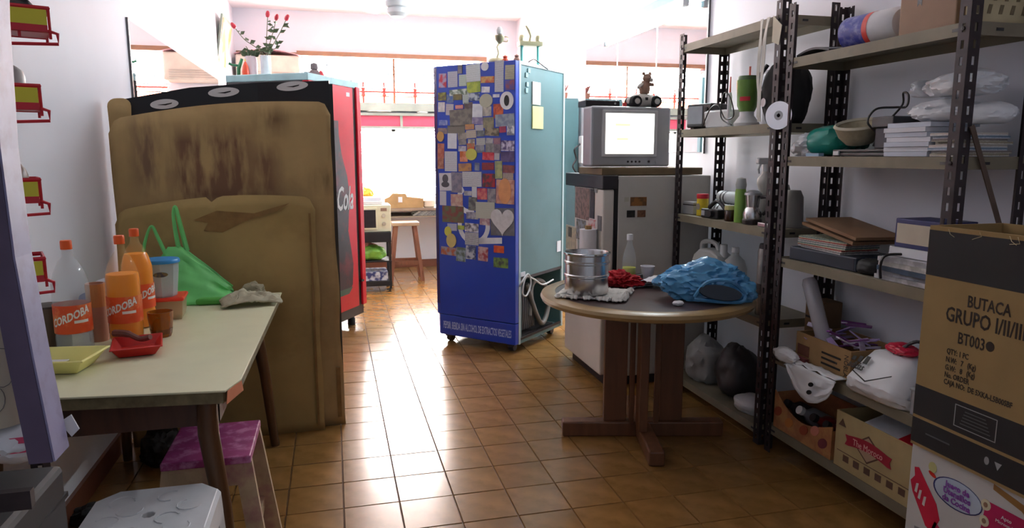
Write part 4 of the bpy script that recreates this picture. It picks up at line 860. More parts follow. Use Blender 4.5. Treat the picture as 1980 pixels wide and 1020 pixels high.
# ------------------------------------------------------------------ round table
RT = thing('round_table', 'round brown table with pale wooden rim and crossed pedestal', 'table', (1.42,3.0,0), R(-14.3))
RZ = .71
MB().lathe([(0,RZ-.002),(.43,RZ-.002),(.43,RZ-.02),(0,RZ-.02)], 64).build('tabletop', mat('dark brown laminate',(78,62,60),.3,var=.1,scale=14), RT)
MB().lathe([(.43,RZ-.022),(.43,RZ),(.475,RZ+.002),(.494,RZ-.006),(.5,RZ-.02),(.494,RZ-.034),(.47,RZ-.042),(.43,RZ-.042),(.43,RZ-.022)], 64).build('rim', mat('pale worn wood rim',(150,124,82),.32,var=.14,scale=8), RT, smooth=True)
pw = mat('brown pedestal wood', (104,66,42), .45, var=.22, scale=5, stretch=(5,5,.7))
for s in (-1,1):
    MB().box(s*.135-.055,s*.135+.055,-.02,.02,.075,RZ-.02).build('pedestal_plank', pw, RT, bevel=.004)
    MB().box(-.02+.022*s,.02+.022*s,s*.105-.048,s*.105+.048,.07,RZ-.02).build('pedestal_plank', pw, RT, bevel=.004)
    MB().box(s*.06-.012,s*.06+.012,-.05,-.026,.075,RZ-.02).build('pedestal_slat', pw, RT, bevel=.003)
MB().box(-.39,.39,-.035,.035,0,.075).build('foot_beam', pw, RT, bevel=.008)
MB().box(-.035,.035,-.37,.37,.002,.07).build('foot_beam', pw, RT, bevel=.008)
mb = MB(); mb.box(-.36,.36,-.03,.03,RZ-.07,RZ-.042); mb.box(-.03,.03,-.36,.36,RZ-.07,RZ-.042); mb.build('top_brace', pw, RT)
m_ = thing('fluffy_mat', 'fluffy white fringed mat under the steel pot', 'mat', (1.15,3.0,RZ+.002), R(-32))
fl = mat('white fleece', (228,226,220), .98, var=.12, scale=60, bump=.5)
MB().grid(lambda u,v:(-.15+.30*u+.008*noise.noise(Vector((u*20,v*20,0))), -.13+.26*v+.008*noise.noise(Vector((u*20,v*20,5))), .006+.006*noise.noise(Vector((u*25,v*25,2)))), 30, 26).build('mat_cloth', fl, m_, solid=.006)
random.seed(5); mb = MB()
for k in range(60):
    e = k % 2; u = random.uniform(-.15,.15); p0 = (u,-.13,.008) if e else (.15,u*.85,.008); d = (random.uniform(-.012,.012),-random.uniform(.01,.028)) if e else (random.uniform(.01,.028),random.uniform(-.012,.012))
    mb.tube([p0,(p0[0]+d[0]*.6,p0[1]+d[1]*.6,.014),(p0[0]+d[0],p0[1]+d[1],.004)], [.007,.008,.005], 5)
o = mb.build('fringe', fl, m_); o['kind'] = 'stuff'
pt = thing('steel_pot', 'ribbed stainless steel pot without handles on the fluffy mat', 'pot', (1.115,2.985,RZ+.017))
MB().lathe([(0,0),(.096,0),(.1,.006),(.1,.075),(.105,.079),(.105,.087),(.1,.091),(.1,.135),(.105,.139),(.105,.147),(.1,.151),(.1,.175),(.108,.18),(.108,.186),(.1,.187),(.097,.18),(.096,.01),(0,.008)], 48).build('pot_wall', chrome_m, pt, smooth=True)
MB().lathe([(.1005,.178),(.1085,.181),(.1085,.187),(.1005,.188)], 48).build('rolled_rim', mat('bright steel rim',(214,214,214),.15,1,var=0), pt, smooth=True)
o = crumple((.15,.11,.085),27,.6,2.0,5,ridge=1.2).build('red_cloth', mat('red cloth',(176,20,34),.8,var=.2,scale=20), None, (1.37,3.16,RZ+.002), smooth=True); tag(o, 'bunched red cloth on the round table next to the pot', 'cloth')
bt = thing('soda_bottle', 'small clear bottle with white cap and a little yellow drink', 'bottle', (1.47,3.31,RZ), 0)
MB().lathe([(0,.004),(.028,0),(.036,.008),(.036,.09),(.034,.12),(.024,.165),(.014,.19),(.0125,.215)], 24).build('bottle', pet, bt, smooth=True); MB().lathe([(0,.24),(.015,.24),(.016,.236),(.016,.21),(.0125,.21)], 16).build('cap', white_m, bt, smooth=True); MB().lathe([(0,.008),(.034,.012),(.034,.068),(0,.07)], 20).build('drink', mat('yellow green drink',(206,214,30),.3), bt)
o = MB().box(-.055,.055,-.02,.02,0,.028).build('black_case', black_m, None, (1.465,3.205,RZ+.012), (0,R(-10),R(-8)), bevel=.006); tag(o, 'black glasses case lying before the small clear bottle', 'case'); o.location = (1.45,3.225,RZ+.012)
t = thing('foam_cup', 'white foam cup behind the papers on the round table', 'cup', (1.555,3.27,RZ)); MB().lathe([(0,0),(.024,0),(.036,.075),(.038,.077),(.034,.077),(.022,.006),(0,.006)], 22).build('cup', paper_m, t, smooth=True)
for k,(x,y,a,z) in enumerate(((1.46,3.15,10,.001),(1.50,3.13,-22,.018),(1.53,3.10,34,.035))):
    o = MB().grid(lambda u,v:(-.075+.15*u,-.05+.1*v,.012*abs(noise.noise(Vector((u*3+k,v*3,k))))+.006*u), 8, 6).build('paper_sheet', paper_m, None, (x,y,RZ+z), (0,0,R(a)), solid=.0015); tag(o, ['lowest crumpled white paper beside the red cloth','middle creased white paper on the round table','top tilted white paper nearest the blue bag'][k], 'paper', 'papers on the round table')
blueb = mat('glossy blue plastic', (92,160,206), .14, var=.22, scale=9, bump=.5, stain=(40,92,150), stain_scale=6, stain_amt=.7)
bb = thing('blue_bag', 'glossy blue plastic bag with an open dark mouth on the round table', 'bag', (1.60,2.78,RZ+.002), R(-24))
crumple((.36,.21,.19),62,.26,2.4,5,ridge=1.0).build('bag', blueb, bb, smooth=True)
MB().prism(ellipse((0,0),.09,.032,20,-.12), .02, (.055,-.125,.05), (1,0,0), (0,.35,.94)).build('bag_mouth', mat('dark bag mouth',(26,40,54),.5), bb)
MB().tube(loop([(-.05,-.115,.03),(.0,-.135,.10),(.09,-.125,.105),(.16,-.09,.05),(.15,-.11,.014),(.05,-.13,.014),(-.05,-.12,.02)],6), .008, 6).build('rolled_hem', blueb, bb, smooth=True)
crumple((.12,.11,.09),64,.3,3,4).build('bag_tail', blueb, bb, (.16,-.03,0), smooth=True)
o = crumple((.05,.035,.022),23,.2,3,3).build('white_wrapper', paper_m, None, (1.425,2.685,RZ), smooth=True); tag(o, 'small white crumpled wrapper in front of the blue bag', 'wrapper')
o = crumple((.04,.04,.035),24,.2,3,3).build('red_wrapper', red_m, None, (1.565,3.02,RZ), smooth=True); tag(o, 'little red wrapper behind the blue bag', 'wrapper')

# ------------------------------------------------------------------ items on the tall shelf unit (beside the television)
Z1, Z2, Z3, Z0 = 1.0215, 1.4915, 1.9515, .6015
tv2 = thing('small_television', 'tiny old portable television on the upper shelf', 'television', (2.0,3.53,Z2), R(-70))
MB().box(-.085,.085,-.06,.09,.008,.135).build('cabinet', black_m, tv2, bevel=.008); MB().box(-.075,.03,-.066,-.058,.025,.122).build('screen', mat('grey screen',(150,156,164),.2), tv2, bevel=.006); MB().box(.035,.08,-.064,-.058,.015,.128).build('control_panel', mat('brown panel',(70,56,54),.5), tv2)
for z in (.045,.075,.105): MB().lathe([(0,-.072),(.009,-.072),(.009,-.064)], 10, (.058,0,z), axis='y').build('knob', dark_m, tv2)
for x in (-.06,.06): MB().box(x-.012,x+.012,-.04,.06,0,.008).build('foot', black_m, tv2)
b = thing('white_box', 'small white plastic box with cable on the upper shelf', 'box', (1.99,3.33,Z2), R(-74)); MB().add([(-.075,-.055,0),(.075,-.055,0),(.075,.055,0),(-.075,.055,0),(-.085,-.06,.085),(.085,-.06,.085),(.085,.06,.085),(-.085,.06,.085)],[(0,3,2,1),(4,5,6,7),(0,1,5,4),(1,2,6,5),(2,3,7,6),(3,0,4,7)]).build('box', white_m, b, bevel=.006); MB().box(-.07,.07,-.05,.05,.085,.09).build('lid', white_m, b)
o = MB().box(-.08,.08,-.05,.05,0,.035).build('black_adapter', black_m, None, (2.08,3.34,Z2+.0), (0,0,R(-74)), bevel=.006); tag(o, 'flat black device behind the small white box', 'device'); o.location = (2.11,3.37,Z2+.0)
mb = MB(); mb.tube(loop([(1.908,3.40,Z2+.006),(1.906,3.33,Z2+.09),(1.905,3.25,Z2+.11),(1.907,3.18,Z2+.04),(1.905,3.10,Z2+.05),(1.906,3.14,Z2+.14),(1.905,3.2,Z2+.16),(1.908,3.22,Z2+.05),(1.907,3.12,Z2+.006)],8), .0035, 6); o = mb.build('cable', black_m, None); tag(o, 'looped thin black cable hanging around the white box', 'cable')
bl_ = thing('blender', 'green kitchen blender jar with red label on the upper shelf', 'blender', (1.99,3.12,Z2))
MB().lathe([(0,0),(.06,0),(.062,.015),(.035,.05),(.034,.07),(0,.072)], 20).build('base', white_m, bl_, smooth=True); MB().lathe([(0,.07),(.036,.07),(.048,.10),(.056,.22),(.053,.22),(.044,.10),(0,.08)], 20).build('jar', mat('green blender jar',(118,160,76),.25,alpha=.85,var=.15), bl_, smooth=True)
MB().lathe([(0,.24),(.05,.24),(.054,.22),(.054,.20),(.0,.2)], 20).build('lid', mat('dark green lid',(80,110,66),.4), bl_, smooth=True); MB().lathe([(.0515,.12),(.0525,.14)], 10, a0=-2.9, a1=-1.9).build('red_label', red_m, bl_); MB().tube(loop([(.05,.02,.1),(.075,.05,.12),(.075,.05,.18),(.055,.03,.2)],4), .007, 6).build('handle', mat('green blender jar',(118,160,76)), bl_)
t = thing('plastic_jar', 'pale clear jar standing behind the green blender', 'jar', (2.125,3.10,Z2)); MB().lathe([(0,0),(.05,0),(.052,.02),(.052,.26),(.045,.27),(0,.27)], 18).build('jar', clear('hazy jar',(206,206,216),.4,.3), t, smooth=True)
t = thing('candle', 'tall thin white candle with pink tip on the upper shelf', 'candle', (1.95,3.215,Z2)); MB().lathe([(0,0),(.03,0),(.03,.006),(.012,.01),(.0,.01)], 14).build('holder', white_m, t); MB().lathe([(0,.01),(.011,.01),(.011,.15),(.007,.17),(0,.17)], 12).build('wax', paper_m, t, smooth=True); MB().lathe([(.0,.17),(.005,.17),(.003,.245),(0,.248)], 8).build('pink_tip', mat('coral tip',(244,120,104),.4), t)
t = thing('pink_stick', 'thin pink plastic stick leaning behind the candle', 'stick', (2.06,3.22,Z2)); MB().lathe([(0,0),(.005,0),(.005,.30),(0,.30)], 8).build('stick', mat('coral tip',(244,120,104)), t)
cb_ = thing('black_backpack', 'black cloth bag slumped behind the corner post on the upper shelf', 'bag', (2.045,2.90,Z2)); crumple((.19,.26,.30),71,.16,2).build('bag', mat('black cloth bag',(26,25,28),.85,var=.25,scale=14), cb_, smooth=True); MB().tube(loop([(-.08,.06,.1),(-.11,.05,.2),(-.08,.03,.27)],5), .009, 6).build('shoulder_strap', black_m, cb_); MB().lathe([(0,-.006),(.02,-.006),(.02,0)], 12, (-.095,.02,.1), axis='x').build('buckle', silver_m, cb_)
t = thing('hanging_straps', 'white cloth straps hanging from the top shelf by the corner post', 'strap', (1.893,2.84,1.50))
def ribbon(x0, pts, w, name):
    P_ = loop(pts,6); vs = []; 
    for i,p in enumerate(P_): a = .5*sin(i*.5); vs += [(p[0]-.004*sin(a), p[1]-w/2*cos(a), p[2]), (p[0]+.004*sin(a), p[1]+w/2*cos(a), p[2])]
    return MB().add(vs, [(2*i,2*i+1,2*i+3,2*i+2) for i in range(len(P_)-1)])
ribbon(0,[(-.006,.035,.45),(-.012,.03,.35),(-.012,.035,.2),(-.012,.02,.10),(-.01,.012,.0)],.022,'strap').build('strap', mat('white cotton strap',(214,212,204),.85), t, solid=.002)
ribbon(0,[(-.006,-.015,.45),(-.014,-.005,.36),(-.014,.0,.24),(-.014,.012,.13),(-.012,.018,.02)],.024,'strap').build('strap', mat('white cotton strap',(214,212,204)), t, solid=.002)
MB().prism([(-.05,.45),(-.115,.40),(-.10,.32),(-.05,.34)], .002, (-.008,0,0), (0,1,0), (0,0,1)).build('card_tag', mat('cream tag',(206,200,180),.8), t)
cdd = thing('compact_disc', 'shiny compact disc hanging on the corner post', 'disc', (1.877,2.70,1.52), rot=(0,0,R(28)))
MB().lathe([(.008,-.0006),(.06,-.0006),(.06,.0006),(.008,.0006),(.008,-.0006)], 40, axis='x').build('disc', mat('disc silver',(225,225,230),.06,1,var=0), cdd); MB().lathe([(.008,-.001),(.02,-.001),(.02,.001),(.008,.001),(.008,-.001)], 24, axis='x').build('hub', clear('hub plastic',(180,180,184),.6), cdd)
MB().tube([(-.001,0,.008),(.004,0,.03),(.012,0,.07)], .0012, 5).build('string', dark_m, cdd)
# middle shelf of the tall unit
t = thing('silver_tin', 'small silver tin box at the far end of the middle shelf', 'tin', (1.965,3.585,Z1), R(-80)); MB().box(-.045,.045,-.025,.025,0,.07).build('tin', silver_m, t, bevel=.004); MB().box(-.046,.046,-.026,.026,.05,.056).build('lid_seam', dark_m, t)
t = thing('spice_can', 'yellow can with red lid on the middle shelf', 'can', (1.97,3.475,Z1)); MB().lathe([(0,0),(.03,0),(.031,.004),(.031,.095),(0,.096)], 22).build('can', mat('yellow label',(222,196,40),.45,var=.15,scale=30), t, smooth=True); MB().lathe([(.0,.12),(.031,.119),(.033,.115),(.033,.094),(0,.094)], 22).build('lid', red_m, t, smooth=True); MB().prism(ellipse((0,0),.016,.018,14), .001, (-.0305,-.006,.05), (.2,-.98,0), (0,0,1)).build('label_print', mat('grey label print',(150,140,130),.6), t)
for k,(x,z) in enumerate(((2.03,.034),(2.10,.034),(2.065,.101))):
    o = thing('paper_roll', ['front rolled white plan tube on the middle shelf','rear rolled white plan tube on the middle shelf','top rolled white plan tube of the three on the middle shelf'][k], 'roll', (x,3.27,Z1+z+.003), 0, 'rolled plans on the middle shelf'); MB().lathe([(.02,-.17),(.034,-.17),(.034,.17),(.02,.17),(.02,-.17)], 20, axis='y').build('roll', mat('pale grey roll',(196,202,204),.5), o, smooth=True)
    for y in (.10,.13): MB().lathe([(.0345,y-.005),(.0355,y-.005),(.0355,y+.005),(.0345,y+.005)], 20, axis='y').build('band', dark_m, o)
t = thing('black_camera', 'black compact camera in front of the rolled plans', 'camera', (1.945,3.32,Z1), R(-82)); MB().box(-.07,.07,-.025,.025,0,.048).build('body', black_m, t, bevel=.005); MB().box(-.062,-.035,-.028,-.024,.012,.038).build('silver_panel', silver_m, t); MB().lathe([(0,-.045),(.018,-.044),(.02,-.025)], 16, (.02,0,.025), axis='y').build('lens', dark_m, t, smooth=True)
o = MB().tube(loop([(1.935,3.34,Z1+.05),(1.94,3.27,Z1+.085),(1.95,3.21,Z1+.05),(1.95,3.18,Z1+.02)],5), .011, 8).build('black_strap', black_m, None); tag(o, 'curved black strap lying over the black camera', 'strap'); o.location.z = .006
t = thing('small_jar', 'small jar of dark sauce with pale lid on the middle shelf', 'jar', (1.945,3.155,Z1)); MB().lathe([(0,0),(.026,0),(.028,.006),(.028,.05),(.024,.056),(0,.056)], 18).build('jar', mat('dark sauce glass',(52,30,18),.15), t, smooth=True); MB().lathe([(0,.078),(.027,.077),(.028,.07),(.028,.056),(0,.056)], 18).build('lid', mat('pale yellow lid',(196,190,130),.4), t, smooth=True)
t = thing('detergent_bottle', 'slim green detergent bottle with grey top on the middle shelf', 'bottle', (1.95,3.075,Z1)); MB().lathe([(0,0),(.026,0),(.028,.01),(.027,.15),(.024,.165),(.026,.185),(.02,.215),(0,.22)], 18).build('bottle', mat('lime detergent',(136,176,80),.3), t, smooth=True); MB().lathe([(.0245,.165),(.027,.185),(.021,.216),(0,.222)], 18).build('top', mat('hazy grey top',(176,180,178),.3), t, smooth=True)
t = thing('spray_bottle', 'white trigger spray bottle tallest on the middle shelf', 'bottle', (2.07,3.05,Z1)); MB().lathe([(0,0),(.036,0),(.04,.012),(.036,.12),(.028,.15),(.042,.19),(.04,.215),(.02,.24),(.018,.27),(0,.27)], 22).build('bottle', mat('cloudy white plastic',(196,194,188),.4), t, smooth=True)
h = MB().box(-.055,.03,-.016,.016,.285,.315).build('spray_head', white_m, t, bevel=.008); MB().lathe([(0,.25),(.02,.25),(.02,.287),(0,.287)], 14).build('collar', white_m, t); MB().tube([(-.035,0,.288),(-.045,0,.262),(-.04,0,.24)], .006, 6).build('trigger', white_m, t)
t = thing('coffee_maker', 'silver stovetop coffee maker on the middle shelf', 'coffee maker', (1.955,2.975,Z1)); MB().lathe([(0,0),(.045,0),(.047,.02),(.044,.025),(0,.025)], 24).build('dark_base', mat('dark base',(48,38,40),.3), t); MB().lathe([(0,.025),(.042,.025),(.046,.05),(.036,.075),(.03,.082),(.032,.10),(.036,.14),(0,.142)], 24).build('body', chrome_m, t, smooth=True); MB().lathe([(0,.165),(.022,.162),(.04,.15),(.042,.14),(.03,.14)], 24).build('lid', silver_m, t, smooth=True); MB().tube(loop([(.02,-.035,.13),(.03,-.07,.13),(.03,-.075,.08),(.025,-.05,.05)],5), .008, 8).build('handle', black_m, t)
t = thing('grey_grinder', 'grey plastic grinder behind the coffee maker', 'grinder', (2.07,2.93,Z1)); MB().lathe([(0,0),(.05,0),(.052,.02),(.045,.1),(.05,.15),(.038,.19),(0,.2)], 20).build('body', mat('grey appliance',(136,132,128),.45), t, smooth=True); MB().box(-.055,-.04,-.02,.02,.03,.08).build('dark_opening', black_m, t, bevel=.004)
t = thing('grey_jug', 'grey plastic jug by the corner post on the middle shelf', 'jug', (2.05,2.80,Z1)); MB().lathe([(0,0),(.045,0),(.048,.02),(.044,.14),(.03,.17),(0,.172)], 18).build('jug', mat('grey appliance',(136,132,128)), t, smooth=True); MB().tube(loop([(-.04,.02,.13),(-.075,.03,.12),(-.07,.03,.06),(-.046,.02,.05)],5), .008, 6).build('handle', mat('grey appliance',(136,132,128)), t)
o = MB().box(1.915,1.94,2.79,2.87,Z1,Z1+.02).build('metal_clip', chrome_m, None, bevel=.003); tag(o, 'shiny metal strip on the front edge of the middle shelf', 'strip')
# lower shelves of the tall unit
t = thing('jerry_can', 'white plastic jerry can with handle on the low shelf behind the table', 'jerry can', (2.03,3.45,Z0), R(-78))
wj = mat('translucent white plastic', (206,208,206), .4, var=.04)
prof = [(-.11,0),(.11,0),(.115,.02),(.115,.16),(.095,.21),(.04,.235),(-.05,.235),(-.095,.20),(-.115,.15),(-.115,.02)]
MB().prism(prof, .11, (0,.055,0), (1,0,0), (0,0,1)).build('body', wj, t, bevel=.012); MB().tube(loop([(-.085,0,.21),(-.08,0,.262),(-.02,0,.275),(.03,0,.262),(.045,0,.23)],6), .013, 8).build('handle', wj, t, smooth=True); MB().lathe([(0,.27),(.02,.27),(.021,.24),(.018,.20),(0,.2)], 16, (.085,0,0)).build('cap', white_m, t, smooth=True)
t = thing('plastic_bottle', 'cloudy plastic bottle next to the jerry can', 'bottle', (2.04,3.24,Z0)); MB().lathe([(0,0),(.06,0),(.064,.02),(.064,.16),(.05,.2),(.02,.23),(.018,.25),(0,.25)], 20).build('bottle', clear('cloudy bottle',(200,204,204),.6,.3), t, smooth=True); MB().lathe([(0,.27),(.02,.27),(.021,.245),(0,.245)], 14).build('cap', white_m, t)
t = thing('red_topped_bottle', 'small dark bottle with red top near the thermos', 'bottle', (1.985,3.07,Z0)); MB().lathe([(0,0),(.026,0),(.028,.01),(.026,.09),(.012,.11),(0,.11)], 14).build('bottle', mat('dim bottle',(90,80,84),.3), t, smooth=True); MB().lathe([(0,.105),(.02,.108),(.027,.125),(.02,.145),(0,.15)], 14).build('red_top', red_m, t, smooth=True)
t = thing('thermos_flask', 'tall grey metal flask by the corner post on the low shelf', 'flask', (1.965,2.86,Z0)); MB().lathe([(0,0),(.036,0),(.038,.005),(.038,.30),(.034,.315),(0,.315)], 24).build('flask', mat('brushed grey metal',(140,138,136),.35,.7,var=.15,scale=30), t, smooth=True); MB().lathe([(0,.34),(.03,.338),(.033,.325),(.033,.315),(0,.315)], 20).build('cap', dark_m, t, smooth=True); MB().lathe([(.0385,.10),(.0385,.15)], 12, a0=-3.3, a1=-2.2).build('dark_label', dark_m, t)
o = crumple((.2,.24,.26),81,.25,2.2).build('grey_bag', mat('dull grey bag',(150,150,150),.5,var=.12), None, (2.02,3.46,.086), smooth=True); tag(o, 'crumpled pale grey bag on the bottom shelf under the round table', 'bag')
o = crumple((.2,.26,.28),83,.2,2.2).build('dark_bag', mat('dull dark bag',(62,58,60),.5,var=.2), None, (2.05,3.18,.086), smooth=True); tag(o, 'dark plastic bag beside the pale grey bag on the bottom shelf', 'bag')
o = crumple((.13,.2,.09),85,.2,2).build('white_sack', bagw_m, None, (1.985,2.93,.086), (0,0,R(20)), smooth=True); tag(o, 'limp white sack on the bottom shelf next to the corner post', 'bag')

# ------------------------------------------------------------------ items on the near shelf unit
S0, S1, S2, S3, S4 = .1315, .4665, .9065, 1.3465, 1.7565
o = MB().grid(lambda u,v:(1.92+.2*v, 2.66-.20*u, S4+.006+.018*sin(pi*u)+.012*v*u), 10, 5).build('dark_folder', mat('dark grey folder',(74,74,78),.6), None, solid=.008); tag(o, 'dark curled folder lying on the top shelf beside the towel roll', 'folder')
t = thing('towel_roll', 'wrapped paper towel roll with blue and red band on the top shelf', 'towel roll', (2.0,2.315,S4+.064), R(4))
rp_ = mat('wrapped towel', (224,224,228), .4, var=.05, scale=14, bump=.15)
MB().lathe([(0,-.13),(.02,-.132),(.05,-.128),(.06,-.115),(.061,0),(.06,.115),(.05,.128),(.02,.13),(.018,.11),(0,.11)], 28, axis='y').build('roll', rp_, t, smooth=True); MB().lathe([(.0615,.0),(.0615,.118)], 28, axis='y').build('blue_band', mat('blue wrapper',(52,60,150),.4,var=.2,scale=30,stain=(170,170,210),stain_scale=24,stain_amt=.5), t, smooth=True); MB().lathe([(.062,-.022),(.062,.002)], 28, axis='y').build('red_band', mat('red wrapper',(214,70,60),.4), t, smooth=True); MB().lathe([(0,-.134),(.016,-.134),(.016,-.12)], 16, axis='y').build('core_hole', dark_m, t)
t = thing('taped_box', 'tall brown cardboard box with dark tape strip on the top shelf', 'box', (0,0,0)); MB().box(1.945,2.12,1.90,2.135,S4,S4+.36).build('box', mat('rosy brown card',(160,132,112),.85,var=.08), t, bevel=.004); MB().prism([(2.04,S4+.36),(2.06,S4+.36),(2.06,S4+.09),(2.05,S4+.10),(2.04,S4+.09)], .001, (1.9445,0,0), (0,1,0), (0,0,1)).build('tape_strip', mat('dark tape',(70,70,74),.4), t)
t = thing('patterned_board', 'tan pegboard like panel with dark dashes at the near end of the top shelf', 'board', (0,0,0)); MB().box(1.93,2.16,1.835,1.85,S4,S4+.34).build('panel', mat('tan panel',(190,176,140),.7), t)
for r_ in range(8):
    for c_ in range(5):
        x = 1.95+c_*.045+(r_%2)*.02; z = S4+.03+r_*.04
        if x < 2.15: MB().prism([(0,0),(.014,.0),(.02,.028),(.006,.028)], .001, (x,1.8345,z), (1,0,0), (0,0,1)).build('dash_mark', mat('dash print',(120,106,80),.7), t)
t = thing('teal_bag', 'teal plastic bag with white wrapping at the far end of the second shelf', 'bag', (2.03,2.555,S3)); crumple((.2,.22,.13),91,.2,2.2).build('teal_sack', mat('teal plastic',(30,140,126),.3,var=.2), t, (0,-.02,0), smooth=True); crumple((.16,.13,.105),93,.3,2.6,ridge=.9).build('white_wrapping', bagw_m, t, (-.045,.045,0), smooth=True); crumple((.14,.12,.12),94,.25,2.6).build('teal_fold', mat('dark teal plastic',(22,104,96),.35), t, (.03,-.075,0), smooth=True)
o = MB().box(1.905,1.93,2.46,2.54,S3,S3+.012).build('blue_card', mat('pale blue card',(150,180,206),.6), None); tag(o, 'small pale blue card on the front edge of the second shelf', 'card')
t = thing('laptop', 'closed black laptop flat on the second shelf', 'laptop', (2.02,2.27,S3)); MB().box(-.09,.1,-.14,.14,0,.014).build('base', black_m, t, bevel=.003); MB().box(-.09,.1,-.14,.14,.015,.026).build('lid', black_m, t, bevel=.003); MB().box(-.096,-.09,.10,.13,.004,.02).build('white_tab', white_m, t)
t = thing('wicker_bowl', 'oval beige rimmed bowl tilted on the laptop', 'bowl', (2.01,2.36,S3+.052), rot=(R(8),R(-14),0)); MB().lathe([(0,.0),(.05,0),(.075,.03),(.085,.06),(.09,.07),(.082,.075),(.07,.06),(.045,.012),(0,.01)], 28).build('bowl', mat('beige felt',(176,166,140),.9,var=.12,scale=40,bump=.3), t, smooth=True); MB().lathe([(.083,.064),(.092,.072),(.083,.08),(.075,.072),(.083,.064)], 28).build('rim', mat('cream rim',(196,190,170),.9), t, smooth=True)
t = thing('black_device', 'stacked black electronic box with cables on the laptop', 'device', (2.02,2.18,S3+.028)); MB().box(-.06,.06,-.045,.045,0,.075).build('lower_box', mat('dark blue grey case',(44,46,58),.5), t, bevel=.004); MB().box(-.07,.07,-.05,.055,.076,.115).build('upper_box', mat('dark grey case',(52,52,54),.5), t, bevel=.004)
MB().tube(loop([(-.05,.05,.06),(-.07,.075,.10),(-.05,.06,.145),(.0,.02,.15),(.0,-.03,.15),(.0,-.035,.19),(.01,0,.2),(.02,.01,.16),(.0,.04,.11),(-.03,.06,.05),(-.05,.06,.01)],7), .004, 6).build('cable', black_m, t)
for k in range(7):
    z = S3+.0165*k; o = MB().box(-.10,.10,-.095,.095,0,.0155).build('paper_ream', paper_m if k % 2 else mat('bluish paper',(206,212,224),.8), None, (2.025+.004*sin(k*2.3),2.04+.006*sin(k*1.7),z), (0,0,R(2*sin(k)))); tag(o, ORD[k]+' white paper ream of the square stack on the second shelf', 'paper', 'paper reams on the second shelf')
for k,(x,y,z,dx_,dy,dz_,s) in enumerate(((2.03,1.985,S3+.1165,.2,.2,.08,101),(2.04,1.93,S3+.199,.18,.24,.085,103),(2.04,2.085,S3+.205,.13,.06,.06,105))):
    o = crumple((dx_,dy,dz_),s,.25,2.6,ridge=.8).build('plastic_bag', bagw_m, None, (x,y,z), smooth=True); tag(o, ['limp white plastic bag resting on the paper stack','bulging white plastic bag topmost above the paper stack','small folded clear bag behind the black cable on the paper stack'][k], 'bag', 'white plastic bags on the paper stack')
o = crumple((.13,.16,.07),107,.2,2).build('plastic_bag', bagw_m, None, (2.06,1.86,S3+.245), (0,0,R(8)), smooth=True); o.location = (2.07,1.86,S3+.105); tag(o, 'rolled white plastic bag poking past the near post', 'bag', 'white plastic bags on the paper stack')
random.seed(3)
for k in range(8):
    o = MB().box(-.10,.10,-.055,.055,0,.009).build('magazine', printed('mag_%d' % k,[(206,204,196),(176,170,150),(190,196,206),(214,214,214)][k%4],[(150,140,120),(120,110,110),(110,130,150),(190,180,170)][k%4],26,kind='lines'), None, (2.03+random.uniform(-.012,.012),1.875+random.uniform(-.008,.008),S3+.0095*k), (0,0,R(random.uniform(-7,7)))); tag(o, ORD[k]+' magazine in the untidy pile at the near end of the second shelf', 'magazine', 'magazines at the near end of the second shelf')
# third shelf
t = thing('binder', 'thick blue black box file under the magazines on the third shelf', 'binder', (2.02,2.43,S2), R(3)); MB().box(-.10,.11,-.19,.19,0,.055).build('cover', mat('blue black cover',(38,48,62),.5,var=.15), t, bevel=.004); MB().box(-.1015,-.099,-.18,.18,.006,.049).build('spine_edge', mat('dark spine',(30,38,52),.5), t)
for k in range(6):
    o = MB().box(-.085,.085,-.135,.135,0,.008).build('magazine', printed('mag3_%d' % k,[(214,214,210),(190,184,170),(206,206,170)][k%3],[(120,120,120),(150,60,50),(90,110,110)][k%3],30,kind='lines'), None, (2.015,2.445+random.uniform(-.012,.012),S2+.0565+.0085*k), (0,0,R(random.uniform(-5,5)))); tag(o, ORD[k]+' thin magazine in the pile on the blue black file', 'magazine', 'magazines on the blue black file')
for k,(a,z) in enumerate(((-4,.113),(-5,.128))):
    o = MB().box(-.10,.11,-.17,.17,0,.012).build('folder', mat('brown folder',(132,100,70),.7,var=.15), None, (2.03,2.41-.02*k,S2+z+.014+.004*k), (R(8),0,R(a))); tag(o, ['lower brown cardboard folder tilted over the magazine pile','upper brown cardboard folder sliding off the magazine pile'][k], 'folder', 'brown folders on the third shelf')
o = crumple((.1,.11,.06),111,.2,2).build('black_pouch', mat('black pouch',(26,26,28),.6), None, (1.97,2.21,S2), smooth=True); tag(o, 'soft black pouch at the end of the blue black file', 'pouch'); o.location = (1.96,2.19,S2)
for k in range(5):
    cols = [(206,206,210),(176,180,190),(60,84,110),(214,212,206),(196,196,200)]
    o = MB().box(-.11,.11,-.13,.13,0,.016).build('catalogue', printed('cat_%d' % k,cols[k],tuple(int(c*.75) for c in cols[k]),18), None, (2.025+.008*sin(k*2.1),1.985+.008*cos(k*1.3),S2+.0165*k), (0,0,R(4*sin(k*1.9)))); tag(o, ['bottom white catalogue of the banded stack on the third shelf','second grey catalogue of the banded stack on the third shelf','blue grey catalogue in the banded stack on the third shelf','cream catalogue in the banded stack on the third shelf','top pale catalogue of the banded stack on the third shelf'][k], 'catalogue', 'banded catalogues on the third shelf')
o = MB().tube(loop([(1.905,2.08,S2+.004),(1.9,2.08,S2+.05),(1.91,2.07,S2+.088),(1.97,2.05,S2+.094),(2.05,2.03,S2+.092)],6), .005, 6).build('black_band', black_m, None); tag(o, 'black strap around the banded catalogues', 'strap')
